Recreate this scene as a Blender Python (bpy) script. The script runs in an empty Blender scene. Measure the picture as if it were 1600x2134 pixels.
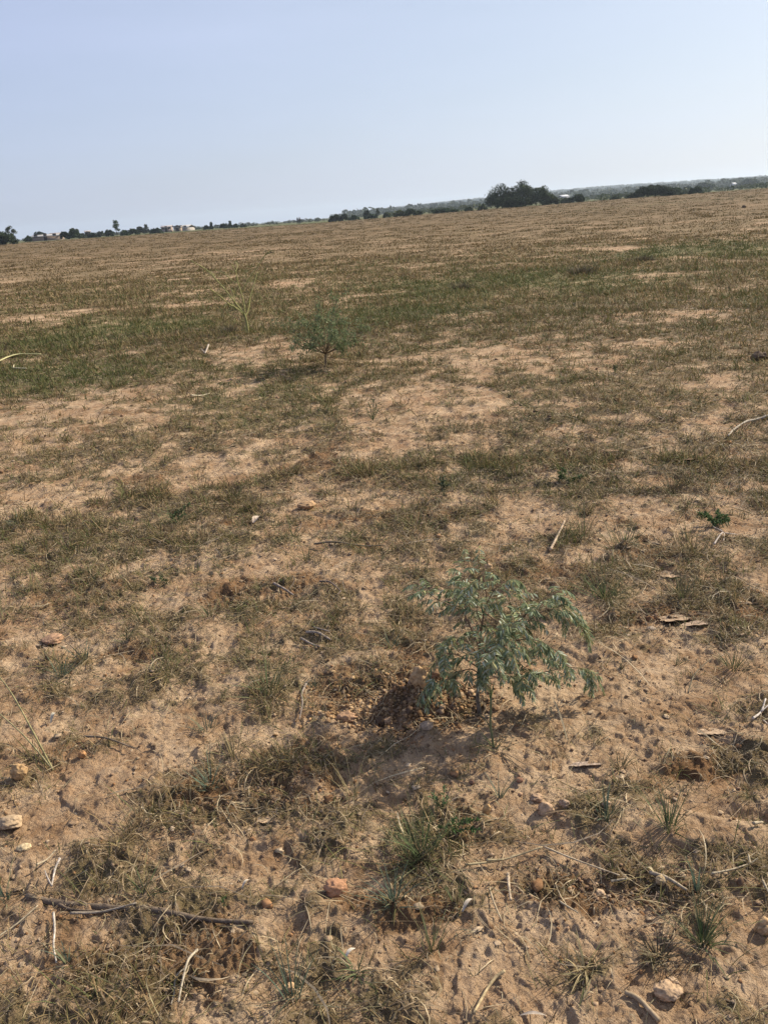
import bpy, math, random
import numpy as np
from mathutils import Vector, Matrix

random.seed(7)
rng = np.random.default_rng(7)
scene = bpy.context.scene
C = scene.collection

# ------------------------------------------------------------------ camera
W, H, F = 1600.0, 2134.0, 1790.0
CAMZ = 1.5
PITCH, ROLL = math.radians(19.05), math.radians(4.0)
fwd = Vector((0, math.cos(PITCH), -math.sin(PITCH)))
up0 = Vector((0, math.sin(PITCH), math.cos(PITCH)))
r0 = Vector((1, 0, 0))
RT = (math.cos(ROLL) * r0 - math.sin(ROLL) * up0)
UP = (math.sin(ROLL) * r0 + math.cos(ROLL) * up0)
cd = bpy.data.cameras.new('camera')
cam = bpy.data.objects.new('camera', cd)
C.objects.link(cam)
m = Matrix((RT, UP, -fwd)).transposed().to_4x4()
m.translation = Vector((0, 0, CAMZ))
cam.matrix_world = m
cd.sensor_fit = 'VERTICAL'
cd.sensor_height = 36.0
cd.lens = 36.0 * F / H
cd.clip_start = 0.05
cd.clip_end = 20000
scene.camera = cam

# ------------------------------------------------------------------ light
SUN_EL, SUN_AZ = math.radians(34), math.radians(60)      # azimuth from +Y towards +X
w = bpy.data.worlds.new('World')
scene.world = w
w.use_nodes = True
nt = w.node_tree
nt.nodes.clear()
wo = nt.nodes.new('ShaderNodeOutputWorld')
bg = nt.nodes.new('ShaderNodeBackground')
sky = nt.nodes.new('ShaderNodeTexSky')
sky.sky_type = 'NISHITA'
sky.sun_disc = False
sky.sun_elevation = SUN_EL
sky.sun_rotation = SUN_AZ
sky.air_density = 1.0
sky.dust_density = 1.6
sky.ozone_density = 1.6
tc = nt.nodes.new('ShaderNodeTexCoord')
mp = nt.nodes.new('ShaderNodeMapping')
mp.inputs['Scale'].default_value = (1.0, 0.8, 7.0)
mp.inputs['Rotation'].default_value = (0.05, 0.12, 0.4)
nz = nt.nodes.new('ShaderNodeTexNoise')
nz.inputs['Scale'].default_value = 1.6
nz.inputs['Detail'].default_value = 6
nz.inputs['Roughness'].default_value = 0.55
mr = nt.nodes.new('ShaderNodeMapRange')
mr.inputs['From Min'].default_value = 0.35
mr.inputs['From Max'].default_value = 0.75
mr.inputs['To Min'].default_value = 0.50
mr.inputs['To Max'].default_value = 0.66
mx = nt.nodes.new('ShaderNodeMix')
mx.data_type = 'RGBA'
dt = nt.nodes.new('ShaderNodeVectorMath')
dt.operation = 'DOT_PRODUCT'
dt.inputs[1].default_value = (math.cos(SUN_EL) * math.sin(SUN_AZ), math.cos(SUN_EL) * math.cos(SUN_AZ), math.sin(SUN_EL))
nt.links.new(tc.outputs['Generated'], dt.inputs[0])
veil = nt.nodes.new('ShaderNodeMix')                       # the veil scatters more light towards the sun
veil.data_type = 'RGBA'
veil.inputs['A'].default_value = (5.0, 5.55, 9.5, 1)
veil.inputs['B'].default_value = (8.9, 9.6, 10.4, 1)
vr = nt.nodes.new('ShaderNodeMapRange')
vr.inputs['From Min'].default_value = 0.05
vr.inputs['From Max'].default_value = 0.95
nt.links.new(dt.outputs['Value'], vr.inputs['Value'])
nt.links.new(vr.outputs[0], veil.inputs['Factor'])
nt.links.new(tc.outputs['Generated'], mp.inputs['Vector'])
nt.links.new(mp.outputs[0], nz.inputs['Vector'])
nt.links.new(nz.outputs['Fac'], mr.inputs['Value'])
nt.links.new(mr.outputs[0], mx.inputs['Factor'])
nt.links.new(sky.outputs[0], mx.inputs['A'])
sx = nt.nodes.new('ShaderNodeSeparateXYZ')
nt.links.new(tc.outputs['Generated'], sx.inputs[0])
zr = nt.nodes.new('ShaderNodeMapRange')
zr.inputs['From Min'].default_value = 0.0
zr.inputs['From Max'].default_value = 0.45
zr.inputs['To Min'].default_value = 0.6
zr.inputs['To Max'].default_value = 0.0
nt.links.new(sx.outputs['Z'], zr.inputs['Value'])
low = nt.nodes.new('ShaderNodeMix')                        # thicker, paler air low in the sky
low.data_type = 'RGBA'
low.inputs['B'].default_value = (6.9, 8.0, 10.2, 1)
nt.links.new(zr.outputs[0], low.inputs['Factor'])
nt.links.new(veil.outputs['Result'], low.inputs['A'])
nt.links.new(low.outputs['Result'], mx.inputs['B'])
nt.links.new(mx.outputs['Result'], bg.inputs['Color'])
bg.inputs['Strength'].default_value = 0.067
nt.links.new(bg.outputs[0], wo.inputs['Surface'])

sd = bpy.data.lights.new('sun', 'SUN')
sd.energy = 5.0
sd.angle = math.radians(0.7)
sd.color = (1.0, 0.89, 0.72)
sun = bpy.data.objects.new('sun', sd)
C.objects.link(sun)
sdir = Vector((math.cos(SUN_EL) * math.sin(SUN_AZ), math.cos(SUN_EL) * math.cos(SUN_AZ), math.sin(SUN_EL)))
sun.rotation_euler = sdir.to_track_quat('Z', 'Y').to_euler()
sun.location = (20, 8, 30)
vs = scene.view_settings
vs.view_transform = 'Standard'
vs.look = 'None'
vs.gamma = 1.0
vs.use_curve_mapping = False
vs.exposure = 0.64
scene.cycles.max_bounces = 5
scene.cycles.diffuse_bounces = 2
scene.cycles.transmission_bounces = 3

# ------------------------------------------------------------------ numpy noise
def _hash(ix, iy, seed):
    h = (ix.astype(np.int64) * 374761393 + iy.astype(np.int64) * 668265263 + seed * 1442695041) & 0xFFFFFFFF
    h = ((h ^ (h >> 13)) * 1274126177) & 0xFFFFFFFF
    h = (h ^ (h >> 16)) & 0xFFFFFFFF
    h = (h * 2246822519) & 0xFFFFFFFF
    return ((h ^ (h >> 15)) & 0xFFFFFF) / float(0x1000000)

def gnoise(x, y, seed=0):
    ix, iy = np.floor(x), np.floor(y)
    fx, fy = x - ix, y - iy
    u, v = fx * fx * fx * (fx * (fx * 6 - 15) + 10), fy * fy * fy * (fy * (fy * 6 - 15) + 10)
    def g(ax, ay):
        a = _hash(ix + ax, iy + ay, seed) * 2 * np.pi
        return np.cos(a) * (fx - ax) + np.sin(a) * (fy - ay)
    return 1.4 * ((g(0, 0) * (1 - u) + g(1, 0) * u) * (1 - v) + (g(0, 1) * (1 - u) + g(1, 1) * u) * v)

def fbm(x, y, o=4, seed=0, gain=0.5):
    s, a, t = 0, 1.0, 0
    for i in range(o):
        s = s + a * gnoise(x * 2 ** i + 17.3 * i, y * 2 ** i - 9.1 * i, seed + i)
        t += a
        a *= gain
    return s / t

def cell(x, y, seed=0):
    """distance to nearest jittered point and its random value"""
    ix, iy = np.floor(x), np.floor(y)
    best = np.full(x.shape, 9.0)
    val = np.zeros(x.shape)
    for dx in (-1, 0, 1):
        for dy in (-1, 0, 1):
            jx = ix + dx + _hash(ix + dx, iy + dy, seed)
            jy = iy + dy + _hash(ix + dx, iy + dy, seed + 5)
            d = np.hypot(x - jx, y - jy)
            k = d < best
            best = np.where(k, d, best)
            val = np.where(k, _hash(ix + dx, iy + dy, seed + 11), val)
    return best, val

def S(x, a, b):
    t = np.clip((x - a) / (b - a), 0, 1)
    return t * t * (3 - 2 * t)

# ------------------------------------------------------------------ picture <-> place
def ray(px, py):
    return (fwd * F + RT * (px - W / 2) - UP * (py - H / 2)).normalized()

def azim(px):
    """azimuth (from +Y to +X) of the horizon point under column px"""
    d = ray(px, 503.5 - 0.07 * px)
    return math.atan2(d.x, d.y)

AZ_PX = np.array([-400, 0, 650, 800, 1000, 1160, 1300, 1600, 2200])
AZ_T = np.array([azim(p) for p in AZ_PX])
AZ_A = np.array([0, 0, 0, .40, .76, 1.0, 1.0, .88, .6])
AZ_R = np.array([.85, .9, .62, .78, 1.1, 1.2, 1.32, 1.42, 1.5])

def macro(x, y):
    r = np.hypot(x, y)
    az = np.arctan2(x, y)
    A = np.interp(az, AZ_T, AZ_A)
    R = np.interp(az, AZ_T, AZ_R)
    h = S(r, 22, 210) * R
    h = h + A * np.interp(r, [0, 230, 600, 1200, 2300, 3000, 3600, 5200], [0, 0, 1.0, 5.0, 21, 32, 24, 10])
    h = h + 0.10 * fbm(x / 9, y / 9, 3, 3) * S(r, 5, 25) + 0.05 * fbm(x / 2.8, y / 2.8, 2, 4) * S(r, 3, 9)
    h = h + 0.9 * A * fbm(x / 260, y / 260, 3, 8) * S(r, 500, 1200) * 4
    return h

def m1(x, y):
    return float(macro(np.array([float(x)]), np.array([float(y)]))[0])

def gpt(px, py):
    """ground point under a picture point"""
    d = ray(px, py)
    z = 0.0
    for _ in range(12):
        t = (z - CAMZ) / d.z
        x, y = d.x * t, d.y * t
        z = 0.5 * z + 0.5 * m1(x, y)
    return x, y

def lift(px, py, Y):
    """point on the ray through (px,py) at world depth Y"""
    d = ray(px, py)
    t = Y / d.y
    return Vector((d.x * t, Y, CAMZ + d.z * t))

def far_pt(px, D):
    a = azim(px)
    return D * math.sin(a), D * math.cos(a)

# patches of bare, grassy, moist and shade-painted ground: picture ellipses carried to ground ellipses
def patch(px, py, rx, ry):
    cx, cy = gpt(px, py)
    rng_ = math.hypot(cx, cy)
    ax = rx * math.sqrt(cx * cx + cy * cy + CAMZ ** 2) / F
    y1 = gpt(px, py - ry)[1]
    y2 = gpt(px, py + ry)[1]
    return cx, 0.5 * (y1 + y2), ax, max(0.5 * (y1 - y2), 0.02)

BARE = [(900, 865, 150, 62), (1040, 745, 175, 36), (545, 735, 115, 26), (120, 862, 200, 40), (90, 1035, 170, 36), (430, 985, 170, 26),
        (1400, 660, 130, 16), (1140, 1450, 270, 115), (1430, 1420, 190, 60), (330, 1545, 230, 75), (120, 1470, 130, 60), (100, 1340, 130, 42),
        (1400, 1090, 190, 48), (1190, 1075, 140, 36), (720, 1060, 150, 40), (640, 1180, 150, 28), (1000, 1620, 190, 55), (1330, 1560, 170, 60),
        (130, 1700, 120, 80), (560, 1790, 110, 42), (1220, 1940, 160, 60), (1100, 1780, 130, 60), (70, 2010, 100, 75), (560, 2100, 170, 55),
        (1440, 2080, 140, 60), (1480, 1730, 130, 55), (760, 1970, 120, 45), (150, 655, 150, 9), (420, 634, 90, 7), (590, 597, 50, 7),
        (1290, 518, 45, 4), (720, 1560, 100, 30), (1480, 800, 60, 16), (1340, 720, 60, 12), (60, 925, 60, 16), (950, 660, 60, 6), (800, 940, 90, 20), (1020, 2030, 150, 60),
        (820, 1640, 90, 40), (430, 1230, 110, 30), (1330, 1010, 70, 14), (1470, 880, 50, 12), (300, 870, 90, 12), (560, 930, 80, 12), (1200, 900, 60, 12)]
GRASSY = [(1080, 590, 290, 32), (1480, 522, 190, 20), (300, 700, 330, 36), (120, 790, 230, 38), (560, 860, 180, 40), (280, 930, 200, 32),
          (980, 975, 210, 30), (1290, 830, 220, 55), (1370, 960, 260, 55), (230, 1150, 150, 45), (490, 1440, 130, 50), (700, 1290, 130, 55),
          (270, 1830, 220, 90), (880, 1790, 100, 70), (1330, 1780, 140, 50), (90, 620, 200, 14), (700, 560, 200, 16), (1250, 1215, 100, 25),
          (480, 1700, 150, 50), (1440, 1900, 110, 50), (770, 1700, 80, 50), (720, 660, 180, 24), (860, 1330, 100, 30)]
GREEN = [(1080, 592, 260, 24), (1500, 522, 190, 18), (120, 790, 200, 30), (820, 660, 160, 20), (200, 700, 200, 26), (1380, 425, 220, 3)]
DAMP_SHADE = [(865, 1480, 120, 48), (590, 1625, 115, 80), (740, 1430, 95, 45), (1360, 1285, 75, 26), (460, 1670, 120, 40), (1250, 1860, 190, 50),  # second patch paints the sapling's cast shade into the dark soil colour
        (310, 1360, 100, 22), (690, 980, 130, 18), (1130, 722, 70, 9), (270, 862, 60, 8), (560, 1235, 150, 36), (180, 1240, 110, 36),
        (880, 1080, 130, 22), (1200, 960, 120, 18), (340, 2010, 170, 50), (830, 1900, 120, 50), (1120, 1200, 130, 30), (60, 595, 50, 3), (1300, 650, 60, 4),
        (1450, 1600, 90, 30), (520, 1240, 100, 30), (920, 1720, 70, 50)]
PB, PG, PN, PD = ([patch(*p) for p in L] for L in (BARE, GRASSY, GREEN, DAMP_SHADE))

def patches(x, y, L, soft=0.45):
    out = np.zeros(x.shape)
    r = np.hypot(x, y)
    sc = np.clip(r * 0.07, 0.15, 3)
    wx = 0.45 * fbm(x / sc, y / sc, 3, 41)
    wy = 0.45 * fbm(x / sc, y / sc, 3, 47)
    for cx, cy, ax, ay in L:
        k = (np.abs(x - cx) < ax * 2.2) & (np.abs(y - cy) < ay * 2.2)
        if not k.any():
            continue
        d = np.hypot((x[k] - cx) / ax + wx[k], (y[k] - cy) / ay + wy[k])
        out[k] = np.maximum(out[k], 1 - S(d, 1 - soft, 1 + soft))
    return out

def fields(x, y):
    """cover of grass 0..1, greenness, moist/broken soil with painted sapling shade, rusty tint"""
    r = np.hypot(x, y)
    base = np.interp(r, [0, 3, 5, 9, 15, 30, 80, 200], [.56, .56, .64, .74, .84, .80, .76, .92])
    n = fbm(x / .28, y / .28, 4, 21, .65) * 0.95 * (1 - S(r, 14, 40)) + fbm(x / .9, y / .8, 4, 22, .6) * 0.30 * (1 - S(r, 30, 70))
    n = n + fbm(x / 2.2, y / 2.0, 4, 26, .7) * .75 * S(r, 7, 20) + fbm(x / 14, y / 9, 5, 23, .75) * 0.7 * S(r, 25, 60)
    b, g = patches(x, y, PB, .6), patches(x, y, PG, .6)
    n = n + fbm(x / .13, y / .13, 3, 28, .6) * .80 * (1 - S(r, 9, 20))
    cov = np.clip(base - .06 + 1.0 * n - 0.34 * b + 0.09 * g, 0, 1)
    green = np.clip(0.36 + 0.5 * fbm(x / 1.7, y / 1.7, 3, 31) + 0.55 * patches(x, y, PN, .7) - 0.42 * S(r, 16, 45) * (1 - patches(x, y, PN, .7)), 0, 1)
    damp_shade = np.clip(patches(x, y, PD, .5) * (0.75 + .9 * fbm(x / .13, y / .13, 3, 33)) + S(fbm(x / .8, y / .8, 5, 34, .65), .08, .42) * .8, 0, 1)
    rust = np.clip(S(fbm(x / 1.4 + 5, y / 1.0, 4, 36), .05, .45), 0, 1)
    return cov, green, damp_shade, rust

MX, MY = gpt(868, 1472)       # little heap of dug soil
HX, HY = gpt(948, 1502)       # hollow beside it
BX, BY = gpt(1462, 1738)      # worn hump of soil
GX, GY = gpt(1530, 1700)

def hgt(x, y, fine=True, f=None):
    x = np.asarray(x, float)
    y = np.asarray(y, float)
    r = np.hypot(x, y)
    h = macro(x, y)
    near = r < 30
    if not fine or not near.any():
        return h
    xx, yy, rr = x[near], y[near], r[near]
    cov, green, damp_shade, rust = (a[near] for a in f) if f is not None else fields(xx, yy)
    k1 = 1 - S(rr, 14, 30)
    k2 = 1 - S(rr, 6, 11)
    k3 = 1 - S(rr, 4, 6.5)
    rough = 0.35 + 0.65 * np.clip(cov * 0.8 + damp_shade, 0, 1)
    d = 0.020 * fbm(xx / .42, yy / .42, 3, 51) * k1
    d += 0.015 * fbm(xx / .13, yy / .13, 4, 52, .6) * k2 * rough
    # crusty lumps
    c, v = cell(xx / .055 + .4 * fbm(xx / .05, yy / .05, 2, 3), yy / .055, 61)
    d += 0.010 * (1 - S(c, .1, .45)) * S(v, .6, .9) * rough * k2
    c2, v2 = cell(xx / .022, yy / .022, 62)
    d += 0.0055 * (1 - S(c2, .1, .5)) * (.3 + damp_shade) * k3
    tq = (fbm(xx / .16, yy / .16, 5, 59, .6) + 1) * 7
    d += 0.0065 * (np.floor(tq) + S(tq - np.floor(tq), .82, 1.0)) / 1.0 * k2 * rough * .8
    d -= 0.0065 * 7 * k2 * rough * .8
    # broken crust edges
    e = fbm(xx / .22, yy / .22, 4, 57)
    d += 0.010 * S(e, 0.0, 0.035) * k2 * (0.4 + .6 * rough) - 0.005 * S(e, .22, .25) * k2
    # pits left by drops and hooves
    c3, v3 = cell(xx / .065, yy / .065, 63)
    wob = 1 + .8 * fbm(xx / .03, yy / .03, 2, 58)
    d -= 0.008 * (1 - S(c3 * wob, .05, .05 + .22 * v3)) * S(v3, .72, .9) * k3
    c4, v4 = cell(xx / .30 + .3 * fbm(xx / .2, yy / .2, 2, 6), yy / .34, 64)
    d -= 0.016 * (1 - S(c4 * wob, .05, .25)) * S(v4, .7, .9) * k2
    d += 0.0050 * fbm(xx / .026, yy / .026, 3, 55, .7) * k3
    d += 0.0045 * np.abs(fbm(xx / .06, yy / .06, 3, 56, .6)) * k2
    d += 0.014 * cov * k1
    # heap, hollow, hump
    q = np.hypot((xx - MX) / .13, (yy - MY) / .10)
    lump = 1 + 1.3 * fbm(xx / .045, yy / .045, 3, 71)
    d += 0.060 * (1 - S(q, .0, 1.3)) * lump
    q = np.hypot((xx - HX) / .09, (yy - HY) / .05)
    d -= 0.010 * (1 - S(q, .2, 1.1))
    q = np.hypot((xx - BX) / .20, (yy - BY) / .09) + .12 * fbm(xx / .1, yy / .1, 2, 72)
    d += 0.030 * (1 - S(q, .5, 1.0))
    q = np.hypot((xx - GX) / .11, (yy - GY) / .06)
    q = q * (1 + .5 * fbm(xx / .05, yy / .05, 3, 73))
    d -= 0.020 * (1 - S(q, .1, 1.2))
    h = h.copy()
    h[near] += d
    return h

def hz(x, y):
    return float(hgt(np.array([float(x)]), np.array([float(y)]))[0])

# ------------------------------------------------------------------ mesh helpers
def mesh_np(name, V, faces, mat, parent=None, tint=None, smooth=False, loc=None):
    """V (n,3); faces: list of int arrays (m,k)"""
    V = np.asarray(V, np.float32)
    if loc is not None:
        V = V - np.array(loc, np.float32)
    faces = [np.asarray(a, np.int32) for a in faces if len(a)]
    me = bpy.data.meshes.new(name)
    me.vertices.add(len(V))
    me.vertices.foreach_set('co', V.ravel())
    nl = sum(a.size for a in faces)
    npoly = sum(len(a) for a in faces)
    me.loops.add(nl)
    me.loops.foreach_set('vertex_index', np.concatenate([a.ravel() for a in faces]))
    me.polygons.add(npoly)
    st, o = [], 0
    for a in faces:
        st.append(o + np.arange(len(a)) * a.shape[1])
        o += a.size
    me.polygons.foreach_set('loop_start', np.concatenate(st).astype(np.int32))
    if smooth:
        me.polygons.foreach_set('use_smooth', np.ones(npoly, bool))
    if tint is not None:
        t = np.ones((len(V), 4), np.float32)
        t[:, :tint.shape[1]] = tint
        a = me.attributes.new('tint', 'FLOAT_COLOR', 'POINT')
        a.data.foreach_set('color', t.ravel())
    me.update(calc_edges=True)
    me.materials.append(mat)
    ob = bpy.data.objects.new(name, me)
    C.objects.link(ob)
    if loc is not None and parent is None:
        ob.location = loc
    if parent is not None:
        ob.parent = parent
    return ob

def tag(o, label=None, cat=None, group=None, kind=None):
    if label: o['label'] = label
    if cat: o['category'] = cat
    if group: o['group'] = group
    if kind: o['kind'] = kind
    return o

def thing(name, label, cat, loc, group=None):
    o = bpy.data.objects.new(name, None)
    o.empty_display_size = 0.1
    C.objects.link(o)
    o.location = loc
    return tag(o, label, cat, group)

class Geo:
    def __init__(s):
        s.V, s.T, s.Q, s.C, s.n = [], [], [], [], 0
    def add(s, V, Q=None, T=None, col=(1, 1, 1)):
        V = np.asarray(V, float)
        s.V.append(V)
        if Q is not None and len(Q): s.Q.append(np.asarray(Q) + s.n)
        if T is not None and len(T): s.T.append(np.asarray(T) + s.n)
        c = np.asarray(col, float)
        if c.ndim == 1: c = np.tile(c, (len(V), 1))
        s.C.append(c)
        s.n += len(V)
    def build(s, name, mat, parent=None, loc=None, smooth=False):
        V = np.concatenate(s.V)
        f = []
        if s.Q: f.append(np.concatenate(s.Q))
        if s.T: f.append(np.concatenate(s.T))
        if parent is not None:
            loc = parent.location
        return mesh_np(name, V, f, mat, parent, np.concatenate(s.C), smooth, loc)

def resample(P, n):
    P = np.asarray(P, float)
    if len(P) == 2:
        t = np.linspace(0, 1, n)[:, None]
        return P[0] * (1 - t) + P[1] * t
    Q = np.vstack([2 * P[0] - P[1], P, 2 * P[-1] - P[-2]])
    out = []
    for u in np.linspace(0, len(P) - 1 - 1e-9, n):
        i = int(u); t = u - i
        a, b, c, d = Q[i], Q[i + 1], Q[i + 2], Q[i + 3]
        out.append(0.5 * ((2 * b) + (-a + c) * t + (2 * a - 5 * b + 4 * c - d) * t * t + (-a + 3 * b - 3 * c + d) * t ** 3))
    return np.array(out)

def tube(g, P, ra, rb, n=None, k=7, col=(1, 1, 1), knob=0.0, seed=0, cap=True):
    n = n or max(4, len(P) * 4)
    P = resample(P, n)
    T = np.gradient(P, axis=0)
    T /= np.linalg.norm(T, axis=1)[:, None] + 1e-12
    ref = np.array([0.13, 0.31, 0.94]) if abs(T[0][2]) < .8 else np.array([.95, .2, .1])
    A = np.cross(T, ref); A /= np.linalg.norm(A, axis=1)[:, None] + 1e-12
    B = np.cross(T, A)
    R = np.linspace(ra, rb, n)
    rs = np.random.default_rng(seed + int(abs(P[0][0] * 1e4)))
    R = R * (1 + knob * rs.normal(size=n))
    th = np.arange(k) * 2 * np.pi / k
    V = P[:, None, :] + R[:, None, None] * (np.cos(th)[None, :, None] * A[:, None, :] + np.sin(th)[None, :, None] * B[:, None, :])
    V = V.reshape(-1, 3)
    i = np.arange(n - 1)[:, None] * k
    j = np.arange(k)[None, :]
    j2 = (j + 1) % k
    Q = np.stack([i + j, i + j2, i + k + j2, i + k + j], -1).reshape(-1, 4)
    T3 = []
    if cap:
        V = np.vstack([V, P[:1], P[-1:]])
        a, b = n * k, n * k + 1
        T3 = [[a, (q + 1) % k, q] for q in range(k)] + [[b, (n - 1) * k + q, (n - 1) * k + (q + 1) % k] for q in range(k)]
    c = np.array(col) * (1 + 0.12 * rs.normal(size=(len(V), 1)))
    g.add(V, Q, T3, np.clip(c, 0.005, 1))
    return P

def blades(base, az, L, wd, th0, curl, col, twist=None, nseg=3, jit=0.08, rs=rng, tipcol=None):
    """grass blades as tapered strips; all arguments are arrays of length n. returns V,Q,C"""
    n = len(az)
    ts = np.linspace(0, 1, nseg + 1)
    wt = np.array([0.8, 1.0, .72, .10]) if nseg == 3 else np.concatenate([[.8], np.linspace(1, .1, nseg)])
    dh = np.stack([np.sin(az), np.cos(az), np.zeros(n)], 1)
    sd_ = np.stack([np.cos(az), -np.sin(az), np.zeros(n)], 1)
    if twist is None:
        twist = rs.normal(size=n) * .5
    P = base.copy()
    V = []
    for i, t in enumerate(ts):
        th = th0 + curl * t
        if i:
            step = (L / nseg)[:, None]
            P = P + step * (dh * np.sin(th)[:, None] + np.array([0, 0, 1.0]) * np.cos(th)[:, None])
        nrm = dh * np.cos(th)[:, None] - np.array([0, 0, 1.0]) * np.sin(th)[:, None]
        s = sd_ * np.cos(twist)[:, None] + nrm * np.sin(twist)[:, None]
        hw = (wd * wt[i] * .5)[:, None]
        V += [P - s * hw, P + s * hw]
    V = np.stack(V, 1)
    m_ = 2 * (nseg + 1)
    Q = []
    for i in range(nseg):
        Q.append([2 * i, 2 * i + 1, 2 * i + 3, 2 * i + 2])
    Q = (np.arange(n)[:, None, None] * m_ + np.array(Q)[None]).reshape(-1, 4)
    cc = np.repeat(col[:, None, :], m_, 1)
    if tipcol is not None:
        f_ = (np.repeat(ts, 2) ** 2)[None, :, None]
        cc = cc * (1 - f_) + tipcol[:, None, :] * f_
    return V.reshape(-1, 3), Q, cc.reshape(-1, 3)

# ------------------------------------------------------------------ materials
def mat_new(name, rough=.9, spec=.2):
    mt = bpy.data.materials.new(name)
    mt.use_nodes = True
    n = mt.node_tree
    b = n.nodes['Principled BSDF']
    b.inputs['Roughness'].default_value = rough
    b.inputs['Specular IOR Level'].default_value = spec
    return mt, n, b

def node(n, t, **kw):
    x = n.nodes.new(t)
    for k, v in kw.items():
        setattr(x, k, v)
    return x

def tinted(name, rough=.8, spec=.25, trans=0.0, nscale=60, namp=.25, bump=0.0, bscale=200):
    mt, n, b = mat_new(name, rough, spec)
    at = node(n, 'ShaderNodeAttribute', attribute_name='tint')
    geo = node(n, 'ShaderNodeNewGeometry')
    nz = node(n, 'ShaderNodeTexNoise')
    nz.inputs['Scale'].default_value = nscale
    nz.inputs['Detail'].default_value = 3
    n.links.new(geo.outputs['Position'], nz.inputs['Vector'])
    r = node(n, 'ShaderNodeMapRange')
    r.inputs['From Min'].default_value = .3
    r.inputs['From Max'].default_value = .7
    r.inputs['To Min'].default_value = (1 - namp) * .86
    r.inputs['To Max'].default_value = (1 + namp) * .86
    n.links.new(nz.outputs['Fac'], r.inputs['Value'])
    v = node(n, 'ShaderNodeVectorMath', operation='SCALE')
    n.links.new(at.outputs['Color'], v.inputs[0])
    n.links.new(r.outputs[0], v.inputs['Scale'])
    n.links.new(v.outputs[0], b.inputs['Base Color'])
    if bump:
        nb = node(n, 'ShaderNodeTexNoise')
        nb.inputs['Scale'].default_value = bscale
        nb.inputs['Detail'].default_value = 4
        n.links.new(geo.outputs['Position'], nb.inputs['Vector'])
        bp = node(n, 'ShaderNodeBump')
        bp.inputs['Strength'].default_value = .8
        bp.inputs['Distance'].default_value = bump
        n.links.new(nb.outputs['Fac'], bp.inputs['Height'])
        n.links.new(bp.outputs[0], b.inputs['Normal'])
    if trans:
        tr = node(n, 'ShaderNodeBsdfTranslucent')
        n.links.new(v.outputs[0], tr.inputs['Color'])
        ms = node(n, 'ShaderNodeMixShader')
        ms.inputs[0].default_value = trans
        out = n.nodes['Material Output']
        n.links.new(b.outputs[0], ms.inputs[1])
        n.links.new(tr.outputs[0], ms.inputs[2])
        n.links.new(ms.outputs[0], out.inputs['Surface'])
    return mt

M_GRASS = tinted('grass_blades', .75, .2, .22, 30, .25)
M_STRAW = tinted('dry_straw', .7, .3, .08, 80, .3)
M_LEAF = tinted('leaf', .7, .2, .32, 60, .25)
M_BARK = tinted('bark', .85, .2, 0, 90, .35, .002, 260)
M_STONE = tinted('stone', .92, .15, 0, 120, .3, .003, 180)
M_CRUMB = tinted('soil_crumb', .95, .1, 0, 90, .3, .0015, 400)
M_FAR = tinted('far_foliage', .8, .15, .15, 1.2, .35)
M_WALL = tinted('plaster', .9, .2, 0, 2, .12)

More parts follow.
